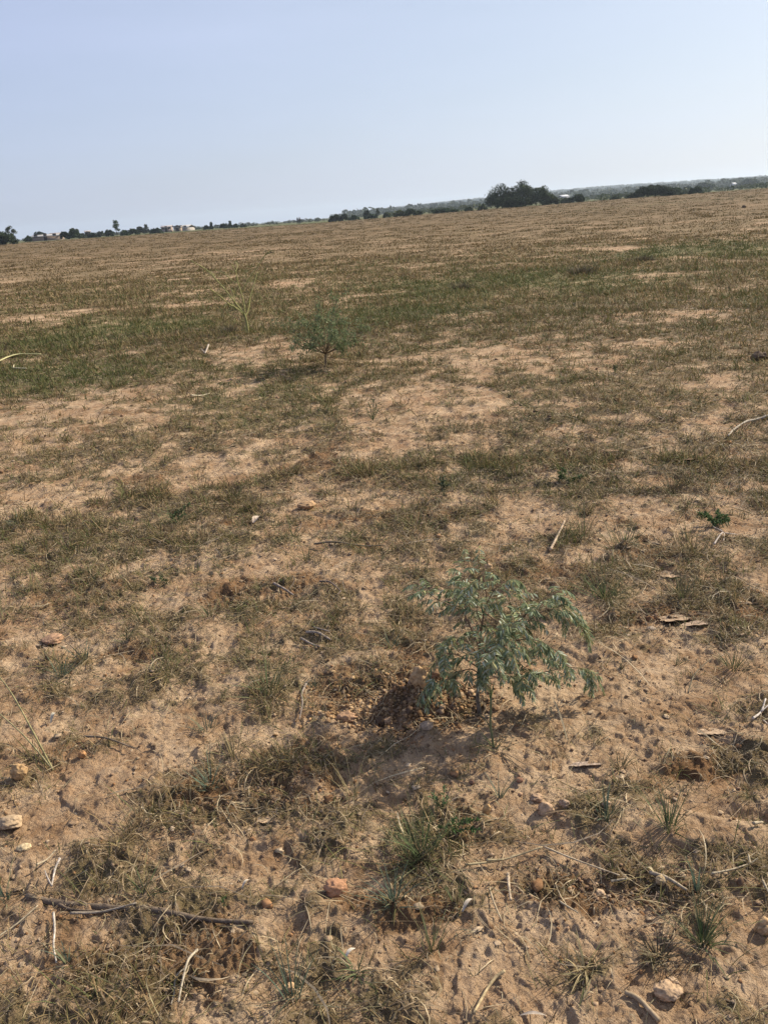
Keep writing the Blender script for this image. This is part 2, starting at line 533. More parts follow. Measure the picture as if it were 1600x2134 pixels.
# ground soil
def ground_material(name='dry_sandy_soil'):
    mt, n, b = mat_new(name, .96, .08)
    L = n.links
    at = node(n, 'ShaderNodeAttribute', attribute_name='tint')   # cover, green, moist soil with painted shade
    sep = node(n, 'ShaderNodeSeparateColor')
    L.new(at.outputs['Color'], sep.inputs[0])
    geo = node(n, 'ShaderNodeNewGeometry')
    def noise(scale, detail=5, rough=.6, stretch=None):
        x = node(n, 'ShaderNodeTexNoise')
        x.inputs['Scale'].default_value = scale
        x.inputs['Detail'].default_value = detail
        x.inputs['Roughness'].default_value = rough
        if stretch:
            mp = node(n, 'ShaderNodeMapping')
            mp.inputs['Scale'].default_value = stretch
            L.new(geo.outputs['Position'], mp.inputs['Vector'])
            L.new(mp.outputs[0], x.inputs['Vector'])
        else:
            L.new(geo.outputs['Position'], x.inputs['Vector'])
        return x.outputs['Fac']
    def rr(v, a, c, lo=0, hi=1):
        x = node(n, 'ShaderNodeMapRange', interpolation_type='SMOOTHSTEP')
        for k, q in (('From Min', a), ('From Max', c), ('To Min', lo), ('To Max', hi)):
            x.inputs[k].default_value = q
        L.new(v, x.inputs['Value'])
        return x.outputs[0]
    def mix(f, a, c, mode='MIX'):
        x = node(n, 'ShaderNodeMix', data_type='RGBA', blend_type=mode)
        for s_, v in (('Factor', f), ('A', a), ('B', c)):
            if isinstance(v, (tuple, float, int)):
                x.inputs[s_].default_value = (*v, 1) if isinstance(v, tuple) else v
            else:
                L.new(v, x.inputs[s_])
        return x.outputs['Result']
    def math_(op, a, c):
        x = node(n, 'ShaderNodeMath', operation=op)
        for i, v in enumerate((a, c)):
            if isinstance(v, (float, int)): x.inputs[i].default_value = v
            else: L.new(v, x.inputs[i])
        return x.outputs[0]
    sand = mix(rr(noise(3.2, 6), .35, .65), (.545, .415, .285), (.425, .305, .20))
    sand = mix(rr(noise(5.5, 8, .75), .48, .66, 0, .8), sand, (.25, .150, .080))
    sand = mix(rr(noise(1.6, 8, .75), .50, .66, 0, .6), sand, (.27, .165, .090))
    sand = mix(rr(noise(17, 6, .7), .45, .66, 0, .55), sand, (.36, .225, .125))
    sand = mix(rr(noise(70, 5, .75), .56, .64, 0, .75), sand, (.13, .08, .045))         # fine dark debris
    sand = mix(rr(noise(190, 3, .7), .60, .70, 0, .5), sand, (.62, .48, .33))           # pale grains
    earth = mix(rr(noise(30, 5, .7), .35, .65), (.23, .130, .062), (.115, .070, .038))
    dmp_shade = rr(math_('ADD', sep.outputs['Blue'], math_('MULTIPLY', math_('SUBTRACT', noise(22, 5, .7), .5), 1.1)), .3, .75, 0, .8)
    c = mix(dmp_shade, sand, earth)  # dark earth colour: moist soil, plus the sapling's shade painted in
    rust = rr(noise(1.1, 6, .7), .52, .66, 0, .45)
    c = mix(rust, c, (.36, .215, .125))
    # thatch of dead grass between the blades
    thn = mix(rr(noise(120, 4, .75), .38, .62), (.100, .075, .042), (.24, .18, .108))
    thg = mix(rr(noise(9, 4, .7), .4, .6), (.135, .125, .060), (.19, .145, .085))
    th = mix(.5, thn, thg)
    gf = mix(rr(sep.outputs['Green'], .3, .9), th, mix(rr(noise(40, 4, .7), .35, .65), (.075, .088, .034), (.14, .14, .062)))
    cf = rr(math_('ADD', sep.outputs['Red'], math_('MULTIPLY', math_('SUBTRACT', noise(26, 6, .75), .5), 1.3)), .36, .74, 0, .85)
    c = mix(cf, c, gf)
    # plain beyond the field
    ln = node(n, 'ShaderNodeVectorMath', operation='LENGTH')
    L.new(geo.outputs['Position'], ln.inputs[0])
    c = mix(rr(ln.outputs['Value'], 22, 90, 0, .75), c, mix(rr(noise(.5, 8, .8), .38, .62), (.085, .066, .033), (.185, .130, .070)))
    # broad streaks in the middle distance
    st = rr(noise(.35, 7, .72, (.6, 1.6, 1)), .42, .62)
    c = mix(math_('MULTIPLY', rr(ln.outputs['Value'], 18, 60), math_('MULTIPLY', st, .45)), c, (.135, .095, .058))
    st2 = rr(noise(.9, 6, .75, (.5, 1.5, 1)), .56, .66)
    c = mix(math_('MULTIPLY', rr(ln.outputs['Value'], 25, 60), math_('MULTIPLY', st2, .45)), c, (.30, .21, .13))
    edge = math_('ADD', ln.outputs['Value'], math_('MULTIPLY', noise(.02, 3), 40))
    grn = mix(rr(noise(.03, 5), .4, .6), (.085, .100, .042), (.12, .118, .056))
    c = mix(rr(edge, 225, 250), c, grn)
    c = mix(1.0, c, (.94, .90, .84), 'MULTIPLY')
    L.new(c, b.inputs['Base Color'])
    b1 = node(n, 'ShaderNodeBump')
    b1.inputs['Strength'].default_value = 1.0
    b1.inputs['Distance'].default_value = .018
    hsum = math_('ADD', noise(60, 6, .7), math_('MULTIPLY', noise(260, 4, .7), .35))
    L.new(hsum, b1.inputs['Height'])
    L.new(b1.outputs[0], b.inputs['Normal'])
    return mt
M_GROUND = ground_material()

# ------------------------------------------------------------------ ground sheet
def ring_rows():
    r = [0.12, 0.3, .5]
    while r[-1] < 7: r.append(r[-1] * 1.0027)
    while r[-1] < 60: r.append(r[-1] * 1.0062)
    while r[-1] < 1650: r.append(r[-1] * 1.022)
    return np.array(r)

def cols():
    a = np.arange(-math.radians(41), math.radians(40), .0018)
    b = np.arange(a[-1] + .06, 2 * math.pi + a[0] - .03, .06)
    return np.concatenate([a, b])

def polar_grid(r, a, hf, name, mat, close=True):
    n, k = len(r), len(a)
    X = (r[:, None] * np.sin(a)[None]).ravel()
    Y = (r[:, None] * np.cos(a)[None]).ravel()
    Z, tint = hf(X, Y)
    V = np.stack([X, Y, Z], 1)
    i = np.arange(n - 1)[:, None] * k
    j = np.arange(k if close else k - 1)[None]
    j2 = (j + 1) % k
    Q = np.stack([i + j, i + j2, i + k + j2, i + k + j], -1).reshape(-1, 4)[:, ::-1]
    T = []
    if close:
        V = np.vstack([V, [[0, 0, Z[:k].mean()]]])
        tint = np.vstack([tint, tint[:1]])
        T = np.stack([np.full(k, n * k), np.arange(k), (np.arange(k) + 1) % k], 1)[:, ::-1]
    return mesh_np(name, V, [Q, T] if close else [Q], mat, None, tint, True)

def ground_h(X, Y):
    f = fields(X, Y)
    Z = hgt(X, Y, True, f)
    r = np.hypot(X, Y)
    Z = np.where(r > 1560, Z - (r - 1560) * .2, Z)
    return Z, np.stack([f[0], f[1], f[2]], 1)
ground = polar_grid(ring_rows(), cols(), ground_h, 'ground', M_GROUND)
tag(ground, 'dry sandy field of bare soil and thin grass', None, None, 'structure')

def hill_mat():
    mt, n, b = mat_new('far_hillside', .95, .05)
    geo = node(n, 'ShaderNodeNewGeometry')
    nz = node(n, 'ShaderNodeTexNoise')
    nz.inputs['Scale'].default_value = .012
    nz.inputs['Detail'].default_value = 8
    n.links.new(geo.outputs['Position'], nz.inputs['Vector'])
    cr = node(n, 'ShaderNodeValToRGB')
    cr.color_ramp.elements[0].position = .38
    cr.color_ramp.elements[0].color = (.035, .045, .022, 1)
    cr.color_ramp.elements[1].position = .62
    cr.color_ramp.elements[1].color = (.11, .11, .055, 1)
    n.links.new(nz.outputs['Fac'], cr.inputs[0])
    n.links.new(cr.outputs[0], b.inputs['Base Color'])
    return mt

def hills_h(X, Y):
    r = np.hypot(X, Y)
    Z = hgt(X, Y, False)
    Z = Z - 3.0 * (1 - S(r, 1500, 1560)) - S(r, 4300, 5000) * 20
    return Z, np.ones((len(X), 3))
hr = 1490 * 1.018 ** np.arange(0, 70)
hills = polar_grid(hr[hr < 5000], np.arange(-1.0, 1.0, .006), hills_h, 'hills', hill_mat(), False)
tag(hills, 'low wooded ridge far behind the field', None, None, 'structure')

# ------------------------------------------------------------------ grass, straw, crumbs (uncountable)
def pal(n, green, rs):
    """albedo of blades: grey green .. olive .. straw"""
    A = np.array([.112, .132, .046]); B = np.array([.165, .150, .060]); D = np.array([.31, .235, .120]); E = np.array([.165, .115, .062])
    u = rs.random(n) + (green - .5) * .8
    E = E * .9
    c = np.where((u > .62)[:, None], A, np.where((u > .30)[:, None], B, np.where((rs.random(n) < .55)[:, None], D, E)))
    return c * (0.62 + .62 * rs.random(n))[:, None]

def scatter(n, r1, r2, rs, half=math.radians(33), power=1.0):
    """points in the wedge; power 1 = even by area, 0 = even in log distance"""
    u = rs.random(n)
    if power == 1:
        r = np.sqrt(r1 * r1 + u * (r2 * r2 - r1 * r1))
    else:
        r = np.exp(np.log(r1) + u * np.log(r2 / r1))
    a = (rs.random(n) * 2 - 1) * (half + .35 * np.exp(-r / 2))
    return r * np.sin(a), r * np.cos(a), r

KEEPOUT = []    # (x, y, radius) spots kept free of random tufts

def grass_field(name, label, r1, r2, ntry, nb, Lr, wmin, spread, seed, power=1.0, thr=(.22, 1.05)):
    rs = np.random.default_rng(seed)
    x, y, r = scatter(ntry, r1, r2, rs, power=power)
    cov, green, damp_shade, rust = fields(x, y)
    k = rs.random(ntry) < S(cov, *thr) * .92 + (.10 if r2 < 14 else .03)
    for kx, ky, kr in KEEPOUT:
        k &= np.hypot(x - kx, y - ky) > kr
    x, y, r, cov, green = (a[k] for a in (x, y, r, cov, green))
    n = len(x)
    size = np.clip(rs.lognormal(0, .38, n), .45, 2.2) * (.7 + .5 * cov)
    cnt = np.maximum(3, (nb * size * (.5 + rs.random(n))).astype(int))
    idx = np.repeat(np.arange(n), cnt)
    N = len(idx)
    az = rs.random(N) * 2 * np.pi
    off = rs.random(N) ** .7 * spread * size[idx]
    a2 = rs.random(N) * 2 * np.pi
    bx, by = x[idx] + off * np.sin(a2), y[idx] + off * np.cos(a2)
    bz = hgt(bx, by) - .004
    az = np.where(rs.random(N) < .65, a2 + rs.normal(size=N) * .5, az)
    # many stems lie flat, others stand
    tuftflat = rs.random(n)[idx]
    flat = rs.random(N) < .15 + .55 * tuftflat
    th0 = np.where(flat, 1.05 + .35 * rs.random(N), .15 + .75 * rs.random(N))
    curl = np.where(flat, .15 + .4 * rs.random(N), .1 + .9 * rs.random(N) ** 2)
    L = (Lr[0] + (Lr[1] - Lr[0]) * rs.random(N) ** 1.6) * size[idx] * np.where(flat, 1.15, .9)
    wd = np.maximum(wmin * (.7 + .6 * rs.random(N)), r[idx] * .00068)
    tg = green[idx] + .25 * rs.normal(size=n)[idx] - .25 * flat
    col = pal(N, tg, rs)
    if r1 > 30: col = (col * .45 + .55 * np.array([.165, .135, .072])) * np.array([.80, .74, .62])
    tip = col * np.array([1.25, 1.1, .95])
    V, Q, cc = blades(np.stack([bx, by, bz], 1), az, L, wd, th0, curl, col, rs=rs, tipcol=tip)
    o = mesh_np(name, V, [Q], M_GRASS, None, cc, False)
    tag(o, label, 'grass', None, 'stuff')
    return o

for px, py, kr in ((1000, 1500, .10), (700, 1850, .06), (1015, 1697, .05), (172, 1577, .05), (20, 1712, .06), (935, 1730, .05), (1135, 1690, .06), (560, 1800, .05), (1150, 1450, .25)):
    q = gpt(px, py)
    KEEPOUT.append((q[0], q[1], kr))
grass_field('short_grass', 'short dry green grass scattered over the sandy soil', .95, 5.2, 15000, 12, (.016, .080), .0017, .024, 101, thr=(.15, 1.25))
grass_field('meadow_grass', 'thin olive grass between bare patches', 5.0, 13, 24000, 11, (.018, .075), .0022, .045, 102)
grass_field('field_grass', 'thin dry grass across the open field', 12.5, 34, 36000, 9, (.03, .10), .004, .10, 103, .5)
grass_field('distant_grass', 'dry brownish grass far across the field', 33, 225, 30000, 9, (.035, .10), .013, .30, 104, .35)
# fine dead leaves and stems that mat the soil
def litter(name, label, r1, r2, ntry, Lr, wd0, seed, thr, power=1.0, cols_=None, lift_=.003):
    rs = np.random.default_rng(seed)
    x, y, r = scatter(ntry, r1, r2, rs, power=power)
    cov, green, damp_shade, rust = fields(x, y)
    k = rs.random(ntry) < S(cov + .25 * damp_shade, *thr) * .93 + .07
    x, y, r = x[k], y[k], r[k]
    n = len(x)
    az = rs.random(n) * 2 * np.pi
    L = (Lr[0] + (Lr[1] - Lr[0]) * rs.random(n) ** 2.6)
    wd = np.maximum(wd0 * (.6 + .9 * rs.random(n)), r * .0005)
    nseg = 4
    bend = rs.normal(size=n) * .5
    P = np.stack([x, y], 1)
    pts = [P.copy()]
    for i in range(nseg):
        a = az + bend * (i / nseg - .5) * 2
        P = P + (L / nseg)[:, None] * np.stack([np.sin(a), np.cos(a)], 1)
        pts.append(P.copy())
    V = []
    arch = rs.random(n) * .010 + .001
    wt = [.5, .9, 1, .85, .3]
    z0 = [hgt(p[:, 0], p[:, 1]) for p in pts]
    # a stem is stiff: it lies on the higher of its ends
    za, zb = z0[0], z0[-1]
    for i, p in enumerate(pts):
        t = i / nseg
        zz = np.maximum(z0[i], za * (1 - t) + zb * t) + lift_ + arch * math.sin(math.pi * t) + rs.normal(size=n) * .0006
        a = az + bend * (t - .5) * 2
        s = np.stack([np.cos(a), -np.sin(a), rs.normal(size=n) * .0 + np.sin(x * 900 + i) * .5], 1)
        c = np.stack([p[:, 0], p[:, 1], zz], 1)
        V += [c - s * (wd * wt[i] * .5)[:, None], c + s * (wd * wt[i] * .5)[:, None]]
    V = np.stack(V, 1)
    m_ = 2 * (nseg + 1)
    Q = (np.arange(n)[:, None, None] * m_ + np.array([[2 * i, 2 * i + 1, 2 * i + 3, 2 * i + 2] for i in range(nseg)])[None]).reshape(-1, 4)
    PALS = np.array(cols_ or [(.42, .33, .20), (.30, .22, .13), (.18, .13, .08), (.24, .20, .11), (.12, .085, .055)])
    c = PALS[rs.integers(0, len(PALS), n)] * (.75 + .5 * rs.random(n))[:, None]
    o = mesh_np(name, V.reshape(-1, 3), [Q], M_STRAW, None, np.repeat(c, m_, 0), False)
    tag(o, label, 'straw', None, 'stuff')
litter('straw_litter', 'scattered dry straw and dead stems on the soil', .95, 5, 66000, (.010, .12), .0017, 201, (.10, .85))
litter('dead_grass_litter', 'matted dead grass on the ground', 4.8, 14, 75000, (.03, .15), .003, 202, (.12, .85))
litter('fallen_stems', 'a few long pale dry stems on the ground', 1.0, 7, 420, (.10, .32), .0036, 203, (.1, .6), cols_=[(.38, .31, .20), (.28, .22, .145), (.18, .14, .10)], lift_=.006)

litter('plant_debris', 'fine dark bits of dead plants on the soil', .95, 6.5, 80000, (.004, .030), .0020, 204, (.05, .7), cols_=[(.14, .095, .055), (.09, .065, .04), (.20, .15, .09), (.30, .23, .14), (.11, .09, .05)], lift_=.001)
ICO_V = None
def ico(sub):
    t = (1 + 5 ** .5) / 2
    V = [(-1, t, 0), (1, t, 0), (-1, -t, 0), (1, -t, 0), (0, -1, t), (0, 1, t), (0, -1, -t), (0, 1, -t), (t, 0, -1), (t, 0, 1), (-t, 0, -1), (-t, 0, 1)]
    Fc = [(0, 11, 5), (0, 5, 1), (0, 1, 7), (0, 7, 10), (0, 10, 11), (1, 5, 9), (5, 11, 4), (11, 10, 2), (10, 7, 6), (7, 1, 8), (3, 9, 4), (3, 4, 2), (3, 2, 6), (3, 6, 8), (3, 8, 9), (4, 9, 5), (2, 4, 11), (6, 2, 10), (8, 6, 7), (9, 8, 1)]
    V = [Vector(v).normalized() for v in V]
    for _ in range(sub):
        cache, nf = {}, []
        def mid(a, b):
            k = (min(a, b), max(a, b))
            if k not in cache:
                V.append(((V[a] + V[b]) * .5).normalized()); cache[k] = len(V) - 1
            return cache[k]
        for a, b, c in Fc:
            d, e, f = mid(a, b), mid(b, c), mid(c, a)
            nf += [(a, d, f), (b, e, d), (c, f, e), (d, e, f)]
        Fc = nf
    return np.array([list(v) for v in V]), np.array(Fc)
I0, I1, I2, I3 = ico(0), ico(1), ico(2), ico(3)

def crumbs(name, label, cat, r1, r2, ntry, sr, seed, thr, sub=I0, cl=None, extra=None, base=.10, flat=1.0):
    rs = np.random.default_rng(seed)
    x, y, r = scatter(ntry, r1, r2, rs)
    if extra:
        for ex, ey, esd, en in extra:
            x = np.concatenate([x, ex + rs.normal(size=en) * esd]); y = np.concatenate([y, ey + rs.normal(size=en) * esd * .7])
        r = np.hypot(x, y); ntry = len(x)
    cov, green, damp_shade, rust = fields(x, y)
    clump = S(fbm(x / .16, y / .16, 3, seed), -.05, .4)
    near_heap = np.exp(-((x - MX) / .22) ** 2 - ((y - MY) / .16) ** 2)
    k = rs.random(ntry) < np.clip(base + S(damp_shade, *thr) * .7 * clump + .25 * clump * cov + near_heap, 0, 1)
    x, y, r, damp_shade = x[k], y[k], r[k], damp_shade[k]
    n = len(x)
    s = sr[0] + (sr[1] - sr[0]) * rs.random(n) ** 3.5
    V0, F0 = sub
    nv = len(V0)
    ax = rs.random((n, 3)) * .5 + .55
    ax[:, 2] *= .75 * flat
    rot = rs.random(n) * 2 * np.pi
    V = V0[None] * (1 + .22 * rs.normal(size=(n, nv, 1))) * ax[:, None, :]
    cx, sx = np.cos(rot)[:, None], np.sin(rot)[:, None]
    V = np.stack([V[..., 0] * cx - V[..., 1] * sx, V[..., 0] * sx + V[..., 1] * cx, V[..., 2]], -1)
    V = V * s[:, None, None]
    z = hgt(x, y) + s * .22
    V += np.stack([x, y, z], 1)[:, None, :]
    Q = (np.arange(n)[:, None, None] * nv + F0[None]).reshape(-1, 3)
    PALS = np.array(cl or [(.34, .22, .135), (.24, .145, .08), (.40, .28, .18), (.17, .11, .07), (.29, .16, .08)])
    c = PALS[rs.integers(0, len(PALS), n)] * (.8 + .4 * rs.random(n))[:, None] * (1 - .35 * damp_shade)[:, None]
    o = mesh_np(name, V.reshape(-1, 3), [Q], M_CRUMB, None, np.repeat(c, nv, 0), False)
    tag(o, label, cat, None, 'stuff')
crumbs('soil_crumbs', 'small crumbs of dry soil', 'soil', .95, 5.5, 70000, (.0014, .0075), 301, (.1, .7), base=.2, extra=[(MX, MY, .13, 5000), (*gpt(600, 1630), .16, 3000), (*gpt(1360, 1295), .08, 1200), (*gpt(1250, 1870), .13, 2500)])
crumbs('soil_clods', 'broken clods of dry soil', 'soil', .95, 9, 3600, (.005, .019), 302, (.3, .8), I1, extra=[(MX, MY, .10, 260), (*gpt(1360, 1295), .07, 60), (*gpt(600, 1660), .12, 80)])

crumbs('soil_flakes', 'thin pale flakes of soil crust', 'soil', .95, 8, 15000, (.005, .0145), 304, (.2, .8), I1, cl=[(.42, .31, .20), (.34, .24, .15), (.26, .175, .105), (.46, .35, .235)], base=.22, flat=.28)
crumbs('dug_soil', 'loose orange brown dug soil heaped beside the sapling', 'soil', .95, 1.0, 10, (.0018, .0095), 303, (.1, .7), I1, cl=[(.46, .29, .145), (.36, .22, .11), (.27, .16, .08), (.52, .36, .20)], extra=[(MX, MY, .075, 2600), (MX - .1, MY, .14, 1500)], base=.9)
# ------------------------------------------------------------------ stones and clods one can point to
def stone(name, label, cat, px, py, wpx, hpx, col, rough=.25, sub=I3, dpt=.8, seed=1, group=None, sink=.33, tilt=0.0, spot=None):
    x, y = gpt(px, py)
    R = math.sqrt(x * x + y * y + CAMZ ** 2)
    ww, hh = wpx * R / F / 2, hpx * R / F / 2
    col = tuple(.68 * a + .32 * b for a, b in zip(col, (.38, .26, .16)))
    V0, F0 = sub
    nz_ = fbm(V0[:, 0] * 1.3 + seed * 3.7, V0[:, 1] * 1.3 + V0[:, 2] * 1.7, 3, seed) * rough * 1.6 + fbm(V0[:, 0] * 4 + seed, V0[:, 2] * 4 + V0[:, 1] * 3, 2, seed + 9) * rough * .5
    V = V0 * (1 + nz_)[:, None]
    # facets
    rs = np.random.default_rng(seed)
    for _ in range(7):
        d = rs.normal(size=3); d /= np.linalg.norm(d)
        p = V @ d
        lim = .78 + .12 * rs.random()
        V = V - np.where(p > lim, p - lim, 0)[:, None] * d * .8
    V = V * np.array([ww, ww * dpt, hh])
    if tilt:
        c_, s_ = math.cos(tilt), math.sin(tilt)
        V = np.stack([V[:, 0] * c_ + V[:, 2] * s_, V[:, 1], -V[:, 0] * s_ + V[:, 2] * c_], 1)
    cc = np.tile(np.array(col), (len(V), 1)) * (1 + .35 * fbm(V0[:, 0] * 2.5 + seed, V0[:, 1] * 2.5 + V0[:, 2] * 2, 3, seed + 4))[:, None]
    z = hz(x, y) + hh * (1 - 2 * sink) + .002
    o = mesh_np(name, V, [F0], M_STONE, None, np.clip(cc, .01, 1), True)
    o.location = (x, y, z)
    return tag(o, label, cat, group)
G_CL = 'loose clods and stones on the soil'
stone('rock', 'rounded orange laterite rock lying in the grass', 'rock', 702, 1866, 48, 46, (.42, .20, .105), .30, seed=3, sink=.22)
stone('stone', 'small bright orange stone below the leaning dry stems', 'stone', 173, 1580, 16, 16, (.46, .22, .08), .18, seed=4, sink=.25)
stone('stone', 'upright yellow block of stone above the ferny weed', 'stone', 1014, 1708, 16, 28, (.60, .38, .16), .2, seed=5, sink=.25, dpt=.6, tilt=.15)
stone('stone', 'flat pale slab of stone with a scalloped edge', 'stone', 22, 1722, 50, 20, (.46, .34, .21), .25, seed=6, dpt=.7, sink=.25)
stone('stone', 'small pale yellow pebble on bare ground by the edge grass', 'stone', 52, 1772, 26, 9, (.62, .50, .29), .2, seed=7, sink=.2)
stone('clod', 'large yellow earth clod on top of the dug soil heap', 'clod', 880, 1474, 40, 54, (.52, .34, .17), .33, seed=8, sink=.15, tilt=-.25)
stone('clod', 'dark rounded clod on the dug heap nearest the sapling', 'clod', 912, 1448, 24, 28, (.26, .15, .08), .3, seed=9)
stone('clod', 'brown clod on the low edge of the dug heap', 'clod', 722, 1502, 42, 26, (.36, .21, .12), .35, seed=10)
stone('clod', 'pale grey clod just below the hollow of the dug heap', 'clod', 891, 1534, 28, 20, (.42, .32, .23), .35, seed=11)
stone('clod', 'brown clod at the front edge of the dug heap', 'clod', 809, 1512, 20, 16, (.28, .18, .11), .3, seed=12)
stone('clod', 'pale pointed clod, largest of the loose cluster beyond the yellow block', 'clod', 1137, 1700, 34, 34, (.47, .32, .20), .35, seed=13)
stone('clod', 'rounded clod behind the pale pointed clod', 'clod', 1118, 1676, 26, 18, (.40, .27, .17), .3, seed=14)
stone('clod', 'small grey clod beside the pale pointed clod', 'clod', 1176, 1692, 22, 18, (.34, .25, .18), .35, seed=15)
stone('stone', 'yellow stone half hidden in the dark litter', 'stone', 1376, 1848, 24, 20, (.52, .39, .21), .2, seed=16)
stone('stone', 'pale flattish stone at the end of the long straw', 'stone', 1249, 1860, 22, 12, (.50, .36, .23), .2, seed=17)
stone('stone', 'small pale stone next to the flattish stone at the straw end', 'stone', 1268, 1866, 12, 10, (.48, .36, .25), .2, seed=18)
stone('clod', 'yellowish clod in the soil by the lower frame edge', 'clod', 604, 2062, 26, 18, (.50, .33, .18), .3, seed=19)
stone('clod', 'tall yellow clod at the foot of the leaning dry stems', 'clod', 46, 1632, 30, 36, (.44, .28, .13), .35, seed=20, sink=.3)
stone('stone', 'pale pointed stone beside the pit of crumbled soil', 'stone', 1262, 1692, 18, 16, (.52, .37, .24), .3, seed=21)
stone('pebble', 'dark red seed sized pebble on the bare sand', 'pebble', 983, 1640, 11, 10, (.09, .035, .03), .15, sub=I2, seed=22, sink=.15)
stone('pebble', 'reddish pebble beside the dry stems', 'pebble', 1082, 1638, 16, 10, (.26, .11, .07), .15, sub=I2, seed=23)
stone('stone', 'rounded grey stone in the dark soil under the crust slab', 'stone', 1356, 1316, 18, 10, (.36, .30, .23), .15, seed=24)
stone('stone', 'ochre stone in the grass near the far clods', 'stone', 640, 1060, 40, 16, (.46, .29, .15), .25, seed=25)
stone('stone', 'pale rounded stone behind the top of the sapling', 'stone', 1018, 1192, 18, 15, (.55, .38, .22), .25, seed=26)
stone('dung_ball', 'dark lump of dung in the grass beside its own shade', 'dung', 1581, 752, 34, 22, (.035, .028, .024), .35, seed=27, sink=.25)
stone('dung_ball', 'small dark lump lying alone far out in the field', 'dung', 1549, 433, 7, 7, (.03, .025, .02), .3, sub=I2, seed=28, sink=.25)
stone('clod', 'broad low clod at the lower edge of the soil bank', 'clod', 1390, 2080, 50, 26, (.48, .33, .20), .4, seed=29, sink=.3)
stone('clod', 'ragged clod on the lit soil bank', 'clod', 1402, 2058, 22, 16, (.50, .36, .23), .4, seed=30)
stone('clod', 'yellow clod at the end of the soil bank', 'clod', 1590, 1950, 34, 40, (.50, .33, .17), .4, seed=31, sink=.3)
stone('clod', 'pinkish low mound of earth on bare sand behind grass', 'clod', 112, 1336, 44, 16, (.40, .23, .14), .3, seed=32, sink=.35)

# plates of lifted soil crust
def crust(label, px, py, wpx, dpx, rise, col, seed):
    x, y = gpt(px, py)
    R = math.sqrt(x * x + y * y + CAMZ ** 2)
    ww = wpx * R / F / 2
    dd = dpx * R / F / 2 / max(.2, CAMZ / R)
    rs = np.random.default_rng(seed)
    k, rings = 30, 6
    th = np.arange(k) / k * 2 * np.pi
    rad = 1 + .30 * fbm(np.cos(th) * 1.6 + seed, np.sin(th) * 1.6, 3, seed) * 1.6
    V, th_ = [], .006
    for side in (1, -1):
        for i in range(rings + 1):
            q = i / rings
            X = np.cos(th) * rad * q * ww
            Y = np.sin(th) * rad * q * dd
            Z = .65 * rise * (q * np.clip(-np.sin(th), -.1, 1)) ** 1 + .004 * fbm(X / .03, Y / .03, 3, seed) + (th_ / 2 * side * (1 if q < 1 else .2))
            V.append(np.stack([X, Y, Z], 1))
    V = np.concatenate(V)
    Q = []
    off = k * (rings + 1)
    for i in range(rings):
        for j in range(k):
            j2 = (j + 1) % k
            a = [i * k + j, i * k + j2, (i + 1) * k + j2, (i + 1) * k + j]
            Q.append(a[::-1]); Q.append([v + off for v in a])
    for j in range(k):
        j2 = (j + 1) % k
        Q.append([rings * k + j, rings * k + j2, off + rings * k + j2, off + rings * k + j])
    c = np.tile(np.array(col), (len(V), 1)) * (1 + .2 * rs.normal(size=(len(V), 1)))
    o = mesh_np('soil_crust', V, [Q], M_STONE, None, np.clip(c, .02, 1), True)
    o.location = (x, y, hz(x, y) + .001)
    tag(o, label, 'soil crust')
crust('lifted plate of pale soil crust over dark crumbled earth', 1403, 1296, 58, 18, .020, (.38, .27, .175), 41)
crust('curled grey soil crust at the end of the bare sand', 1452, 1308, 46, 14, .022, (.38, .28, .20), 42)
crust('triangular lifted soil flake in the sparse grass', 1396, 1200, 40, 16, .012, (.38, .27, .175), 43)
crust('long dark curling edge of soil crust beside the sapling', 1215, 1596, 70, 14, .016, (.34, .26, .20), 44)
crust('pale soil plate near the leaning twigs', 1485, 1530, 56, 16, .012, (.40, .29, .19), 45)
crust('thin soil flake among distant grass', 1270, 944, 40, 9, .02, (.32, .21, .13), 46)
crust('brown curled flake on the grass further out', 1432, 968, 24, 10, .03, (.36, .25, .16), 47)
crust('curled bright crust below the dark patch of painted sapling shade', 560, 1708, 48, 16, .010, (.42, .30, .19), 48)

# ------------------------------------------------------------------ sticks, straws and fallen leaves one can point to
def stick(name, label, cat, pts, rpx, col, height=.006, knob=.06, taper=.6, k=7, extra=(), lifts=None):
    P = []
    x0, y0 = gpt(*pts[0])
    R = math.sqrt(x0 * x0 + y0 * y0 + CAMZ ** 2)
    rad = rpx * R / F
    for i, p in enumerate(pts):
        q = gpt(*p)
        P.append((q[0], q[1], hz(*q) + rad * .6 + height + (lifts[i] if lifts else 0)))
    g = Geo()
    tube(g, P, rad, rad * taper, n=len(P) * 6, k=k, col=col, knob=knob)
    for e in extra:
        E = []
        for i, p in enumerate(e[0]):
            q = gpt(*p)
            E.append((q[0], q[1], hz(*q) + rad * .6 + height + .002))
        tube(g, E, e[1] * R / F, e[1] * R / F * .5, n=len(E) * 5, k=5, col=col, knob=knob)
    o = g.build(name, M_BARK if cat in ('branch', 'twig') else M_STRAW, None, P[0], True)
    return tag(o, label, cat)
PALE, STRAW, GREY, DARK, GRN = (.42, .345, .23), (.46, .36, .20), (.30, .25, .19), (.11, .085, .065), (.20, .19, .085)
stick('fallen_branch', 'thick dark fallen branch lying across grass and litter', 'branch', [(58, 1874), (120, 1888), (220, 1899), (330, 1912), (430, 1926), (530, 1936)], 7.5, (.16, .12, .085), -.004, .1, .45, 8,
      extra=[([(335, 1912), (360, 1945), (392, 1962)], 3.2), ([(120, 1888), (150, 1905), (220, 1908)], 3)])
stick('fallen_branch', 'thin grey branch under the thick dark one', 'branch', [(150, 1918), (215, 1912), (290, 1908)], 2.6, GREY, .01)
